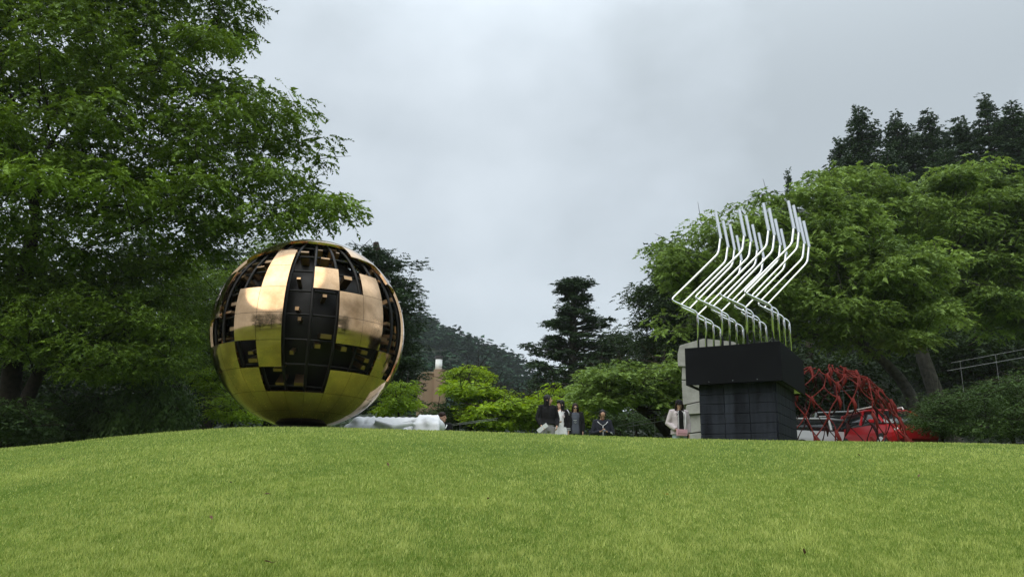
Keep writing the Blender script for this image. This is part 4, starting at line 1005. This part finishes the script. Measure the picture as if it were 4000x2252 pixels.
# 1: long black hair, black sweater, grey trousers, looks right
J = person(2140, 1545, 1.66, 'woman with long straight black hair, black sweater and grey trousers, holding folded paper', look=R(65), arms={'R': 'out', 'L': 'out'}, turn=R(12))
top_garment(J, 'sweater', M['black_cloth'], hem=.06, width=1.16, loose=1.12); trousers(J, M['grey_cloth'], 1.08); shoes(J, M['black_cloth']); long_hair(J, M['hair'], .42, False, 1.05)
Jp = J['wrR']+J['dvR']*.08
o = MB().box((0, 0, 0), (.30, .012, .10), Matrix.Rotation(R(38), 3, 'Y')).build('folded_leaflet', M['white_cloth'], None); o.name = 'folded_leaflet'
o.matrix_world = Matrix.Translation(Vector(J['root'].location)) @ Matrix.Rotation(J['root'].rotation_euler.z, 4, 'Z') @ Matrix.Translation(Jp+V(-.01, -.03, 0)); o.rotation_euler = (o.rotation_euler[0], -R(76), o.rotation_euler[2])
tag(o, 'white folded leaflet held by the woman in grey trousers', 'leaflet')
# 2: shorter woman, black and white varsity jacket, white dress, looks left at her
J = person(2190, 1565, 1.58, 'woman in a long white dress and open black jacket with white stripes, facing her friend', look=R(-55), arms={'R': 'fold', 'L': 'down'}, turn=R(-6))
k = J['k']; hip = J['hip'].z
mb = MB(); mb.loft([[V(a*math.cos(q)*(1+.04*math.sin(7*q)), b_*math.sin(q)*(1+.04*math.sin(7*q)), z) for q in np.linspace(0, 2*math.pi, 57)[:-1]] for a, b_, z in ((.30, .27, .16), (.26, .22, .45), (.19, .15, hip), (.135, .12, hip+.17), (.148, .122, hip+.34), (.13, .095, hip+.45), (.06, .06, hip+.5))]); mb.build('dress', M['white_cloth'], J['root'], smooth=True)
shoes(J, M['white_cloth']); long_hair(J, M['hair'], .30, True)
def open_jacket(J, m, hem, wd, half=R(28), trim=None, name='jacket'):
    k = J['k']; hip = J['hip'].z; mb = MB(); q = np.linspace(-math.pi/2+half, 1.5*math.pi-half, 30)
    secs = ((.18*wd, .135*wd, hip+hem), (.172*wd, .132*wd, hip+.05), (.158*wd, .125*wd, hip+.2*k), (.165*wd, .128*wd, hip+.35*k), (.165*wd, .112*wd, hip+.45*k), (.105*wd, .085*wd, hip+.505*k))
    outer = [[V(a*k*math.cos(t), b_*k*math.sin(t), z) for t in q] for a, b_, z in secs]; inner = [[V(p.x*.93, p.y*.93, p.z) for p in r][::-1] for r in outer]
    mb.loft([a+b_ for a, b_ in zip(outer, inner)])
    for s, nm in ((-1, 'R'), (1, 'L')):
        w_ = J['wr'+nm]-J['dv'+nm]*0.02
        mb.tube([J['sh'+nm]-V(s*.05, 0, 0), J['sh'+nm], (J['sh'+nm]+J['el'+nm])/2, J['el'+nm], (J['el'+nm]+w_)/2, w_], [r*k*wd*.95 for r in (.06, .072, .068, .062, .056, .048)], n=12)
    me = remesh(mb, name, 0.013, 1); jk = link(name, me, m, J['root'], smooth=True)
    if trim:
        for i in (0, -1): MB().tube([r[i]*1.0+V(0, -.008, 0) for r in outer], .007, n=5).build('edging', trim, jk, smooth=True)
    return jk
jk = open_jacket(J, M['black_cloth'], -.12, 1.1, R(30))
for s, nm in ((-1, 'R'), (1, 'L')):
    MB().tube([J['sh'+nm]+V(s*.01, -.06, .045), J['sh'+nm]+V(s*.055, -.055, -.03), J['sh'+nm]+V(s*.065, -.05, -.11)], [.018, .026, .014], n=7, flat=.5).build('shoulder_stripe', M['white_cloth'], jk, smooth=True)
for dz in (0.0, .035): MB().tube([J['wrL']+V(0, 0, .02+dz), J['wrL']+V(0, 0, .034+dz)], .052, n=12).build('cuff_band', M['white_cloth'], jk)
MB().ell(V(.085, -.148, hip+.33*k), (.035, .008, .045), 12, 6).build('chest_badge', M['pale_cloth'], jk, smooth=True)
# small black camera bag held between the two
o = MB().box((0, 0, 0), (.13, .09, .16)).build('camera_bag', M['black_cloth'], None, bevel=.02)
o.location = Vector(J['root'].location)+V(-.17, -.33, hip+.12); tag(o, 'small black camera case held in front by the woman in the white dress', 'camera bag')
# 3: sunglasses
J = person(2246, 1577, 1.56, 'woman with sunglasses, dark open jacket and a dark shirt with a white print', nod=.5, turn=R(4), arms={'R': 'down', 'L': 'down'})
top_garment(J, 'shirt', M['slate_cloth'], hem=-.1, sleeves=False); trousers(J, M['black_cloth'], 1.12); shoes(J, M['black_cloth']); long_hair(J, M['hair_brown'], .26, False, 1.04); open_jacket(J, M['black_cloth'], -.16, 1.24, R(34))
sg = MB(); hp = J['hp']
for s in (-1, 1): sg.ell(hp(s*.032, -.098, .012), (.028, .008, .021), 12, 6, J['H'])
sg.tube([hp(-.08, -.0, .018), hp(-.06, -.09, .018), hp(0, -.104, .018), hp(.06, -.09, .018), hp(.08, 0, .018)], .004, n=5); sg.build('sunglasses', M['glass'], J['root'], smooth=True)
hip = J['hip'].z; k = J['k']
for dz, wd in ((.27, .075), (.21, .05)): MB().tube([V(-wd*.9, -.150, hip+dz), V(0, -.158, hip+dz-.008), V(wd*.3, -.155, hip+dz+.012)], [.006, .012, .005], n=6, flat=.5).build('shirt_print', M['white_cloth'], J['root'], smooth=True)
# 4: seated man with phone
J = person(2352, 1606, 1.70, 'balding man in a dark jacket with white piping looking down at his phone', nod=1.5, Y=20.6, seat=None, arms={'R': 'phone', 'L': 'phone'}, skin='skin_tan')
def reseat(J, Y, px, top):
    p = P(px, top, Y); z = J['hp'](0, .02, .12).z; J['root'].location = (p[0], Y, p[2]-z)
    return p[2]-z
top_garment(J, 'jacket', M['navy_cloth'], hem=-.10, width=1.26, loose=1.15); trousers(J, M['navy_cloth'], 1.1); shoes(J, M['black_cloth'])
hp = J['hp']; mb = MB(); mb.ell(hp(0, .035, .052), (.085, .088, .086), 16, 10, J['H'])
for s in (-1, 1): mb.ell(hp(s*.062, -.01, .04), (.022, .05, .045), 10, 8, J['H'])
mb.build('hair', M['hair'], J['root'], smooth=True)
hip = J['hip'].z; k = J['k']
for s in (-1, 1): stripe(J, [(s*.13, -.085, hip+.50), (s*.08, -.140, hip+.44), (0, -.165, hip+.38)], .0075, 'piping', M['white_cloth'])
stripe(J, [(0, -.168, hip+.38), (0, -.166, hip+.2), (0, -.175, hip-.08)], .008, 'zip', M['white_cloth'])
stripe(J, [tuple(J['elL']+V(-.0, -.075, .0)), tuple((J['elL']+J['wrL'])/2+V(.02, -.058, .01))], .013, 'sleeve_mark', M['white_cloth'])
zoff = reseat(J, 20.6, 2352, 1606)
J4 = J
# drop his legs into the dip: he stands on lower ground
o = MB().box((0, 0, 0), (.075, .15, .009), Matrix.Rotation(R(35), 3, 'X')).build('mobile_phone', M['glass'], None, bevel=.003); o.location = Vector(J['root'].location)+(J['wrR']+J['wrL'])/2+V(0, -.10, .04); tag(o, 'dark mobile phone in the hands of the man in the piped jacket', 'phone')
# 5: woman with cap
J = person(2650, 1563, 1.60, 'woman in a black cap and pale jacket standing beside the stone monument', look=R(-8), turn=R(8), arms={'R': 'bag', 'L': 'down'}, nod=.4)
top_garment(J, 'shirt', M['black_cloth'], hem=.02, sleeves=False); trousers(J, M['jeans'], 1.08); shoes(J, M['white_cloth']); long_hair(J, M['hair_brown'], .24, False, 1.02); open_jacket(J, M['pale_cloth'], -.06, 1.22, R(20), M['white_cloth'])
hp = J['hp']; mb = MB(); mb.ell(hp(0, .012, .055), (.092, .105, .082), 16, 10, J['H']); mb.ell(hp(0, -.115, .038), (.07, .07, .012), 14, 6, J['H']); mb.build('cap', M['black_cloth'], J['root'], smooth=True)
hip = J['hip'].z
stripe(J, [(.10, -.10, hip+.48), (.10, -.17, hip+.34), (.085, -.185, hip+.15), (.06, -.2, hip+.03)], .010, 'bag_strap', M['white_cloth'])
MWJ = Matrix.Translation(Vector(J['root'].location)) @ Matrix.Rotation(J['root'].rotation_euler.z, 4, 'Z')
bag = empty('shoulder_bag', (MWJ @ V(-.03, -.24, hip-.03)), J['root'].rotation_euler.z); tag(bag, 'pink leather shoulder bag carried by the woman in the cap', 'bag')
MB().box((0, 0, 0), (.25, .075, .15)).build('bag_body', M['pink'], bag, bevel=.015); MB().box((0, -.042, .03), (.254, .012, .095)).build('flap', M['pink'], bag, bevel=.005)
# 6: person low beside the marble
J = person(1730, 1611, 1.66, 'short haired person in a black jacket with white marks, beside the marble', look=R(60), Y=19.9, arms={'R': 'fold', 'L': 'fold'}, skin='skin_tan')
top_garment(J, 'jacket', M['black_cloth'], hem=-.1, width=1.25, loose=1.12); trousers(J, M['black_cloth'], 1.1); shoes(J, M['black_cloth'])
hp = J['hp']; mb = MB(); mb.ell(hp(0, .022, .055), (.092, .104, .092), 16, 10, J['H']); mb.ell(hp(0, .05, -.03), (.078, .06, .07), 12, 8, J['H']); mb.build('hair', M['hair_brown'], J['root'], smooth=True)
hip = J['hip'].z
for s in (-1, 1): stripe(J, [(s*.12, -.10, hip+.49), (s*.10, -.145, hip+.42), (s*.07, -.155, hip+.38)], .014, 'collar_stripe', M['white_cloth'])
stripe(J, [(-.05, -.165, hip+.3), (.08, -.165, hip+.3)], .007, 'chest_stripe', M['white_cloth'])
reseat(J, 19.9, 1730, 1611)

# ------------------------------------------------------------------ dry leaves on the lawn
M['dry'] = mat('dry_leaf', (0.10, 0.05, 0.025), 0.8, var=0.5, scale=20)
M['yellow_leaf'] = mat('yellow_leaf', (0.5, 0.33, 0.04), 0.7, var=0.2, scale=20)
spots = [(245,1802,'far left of the lawn'),(900,1896,'below the globe, curled'),(1030,1941,'right of the curled one below the globe'),(828,2042,'dark and upright, lower left'),(1518,1831,'below the marble'),(1905,1962,'curled, in the middle of the lawn'),
         (1060,2215,'reddish, near the bottom edge left'),(3145,2182,'near the bottom edge right'),(2600,1942,'yellow, right of the middle'),(3590,1873,'small twig like, at the right'),(3360,1789,'thin, below the red lattice')]
for i, (a, b_, w_) in enumerate(spots):
    d = P(a, b_, 1.0)-EYE; lo, hi = 3.0, 15.0
    for _ in range(40):
        y = (lo+hi)/2
        if EYE[2]+d[2]*y > gz(d[0]*y, y): lo = y
        else: hi = y
    rs = random.Random(i); s = 0.032
    pts = [V(0, 0, 0), V(.5, .32, .22), V(1.0, .22, .35), V(1.5, 0, .25), V(1.0, -.25, .42), V(.45, -.3, .3)]
    mb = MB(); mb.v = [p*s for p in pts]+[p*s+V(0, 0, .0012) for p in pts]; mb.f = [[0, 1, 2], [0, 2, 3], [0, 3, 4], [0, 4, 5], [6, 8, 7], [6, 9, 8], [6, 10, 9], [6, 11, 10]]+[[j, 6+j, 6+(j+1) % 6, (j+1) % 6] for j in range(6)]
    mb.tube([V(0, 0, 0), V(-.4*s, .05*s, .1*s), V(-.8*s, .2*s, .3*s)], .0012, n=4)
    o = mb.build('fallen_leaf', M['yellow_leaf'] if 'yellow' in w_ else M['dry'], None); o.location = (d[0]*y, y, gz(d[0]*y, y)+.026); o.rotation_euler = (rs.uniform(-.5, .5), rs.uniform(-.9, .2), rs.uniform(0, 6.3))
    tag(o, ('dead leaf lying on the grass, ' + w_), 'leaf', 'dead leaves on the lawn')

# ------------------------------------------------------------------ haze
hz = MB().box((0, 250, 60), (560, 640, 150)).build('haze', None, None); hz['kind'] = 'stuff'
hm = bpy.data.materials.new('haze_air'); hm.use_nodes = True; t = hm.node_tree; t.nodes.clear()
oo = N('ShaderNodeOutputMaterial', t); pv = N('ShaderNodeVolumePrincipled', t); pv.inputs['Color'].default_value = (0.86, 0.93, 1.0, 1); pv.inputs['Density'].default_value = 0.0002
t.links.new(pv.outputs[0], oo.inputs['Volume']); hz.data.materials.append(hm)
USE_HAZE = True
if not USE_HAZE: bpy.data.objects.remove(hz)
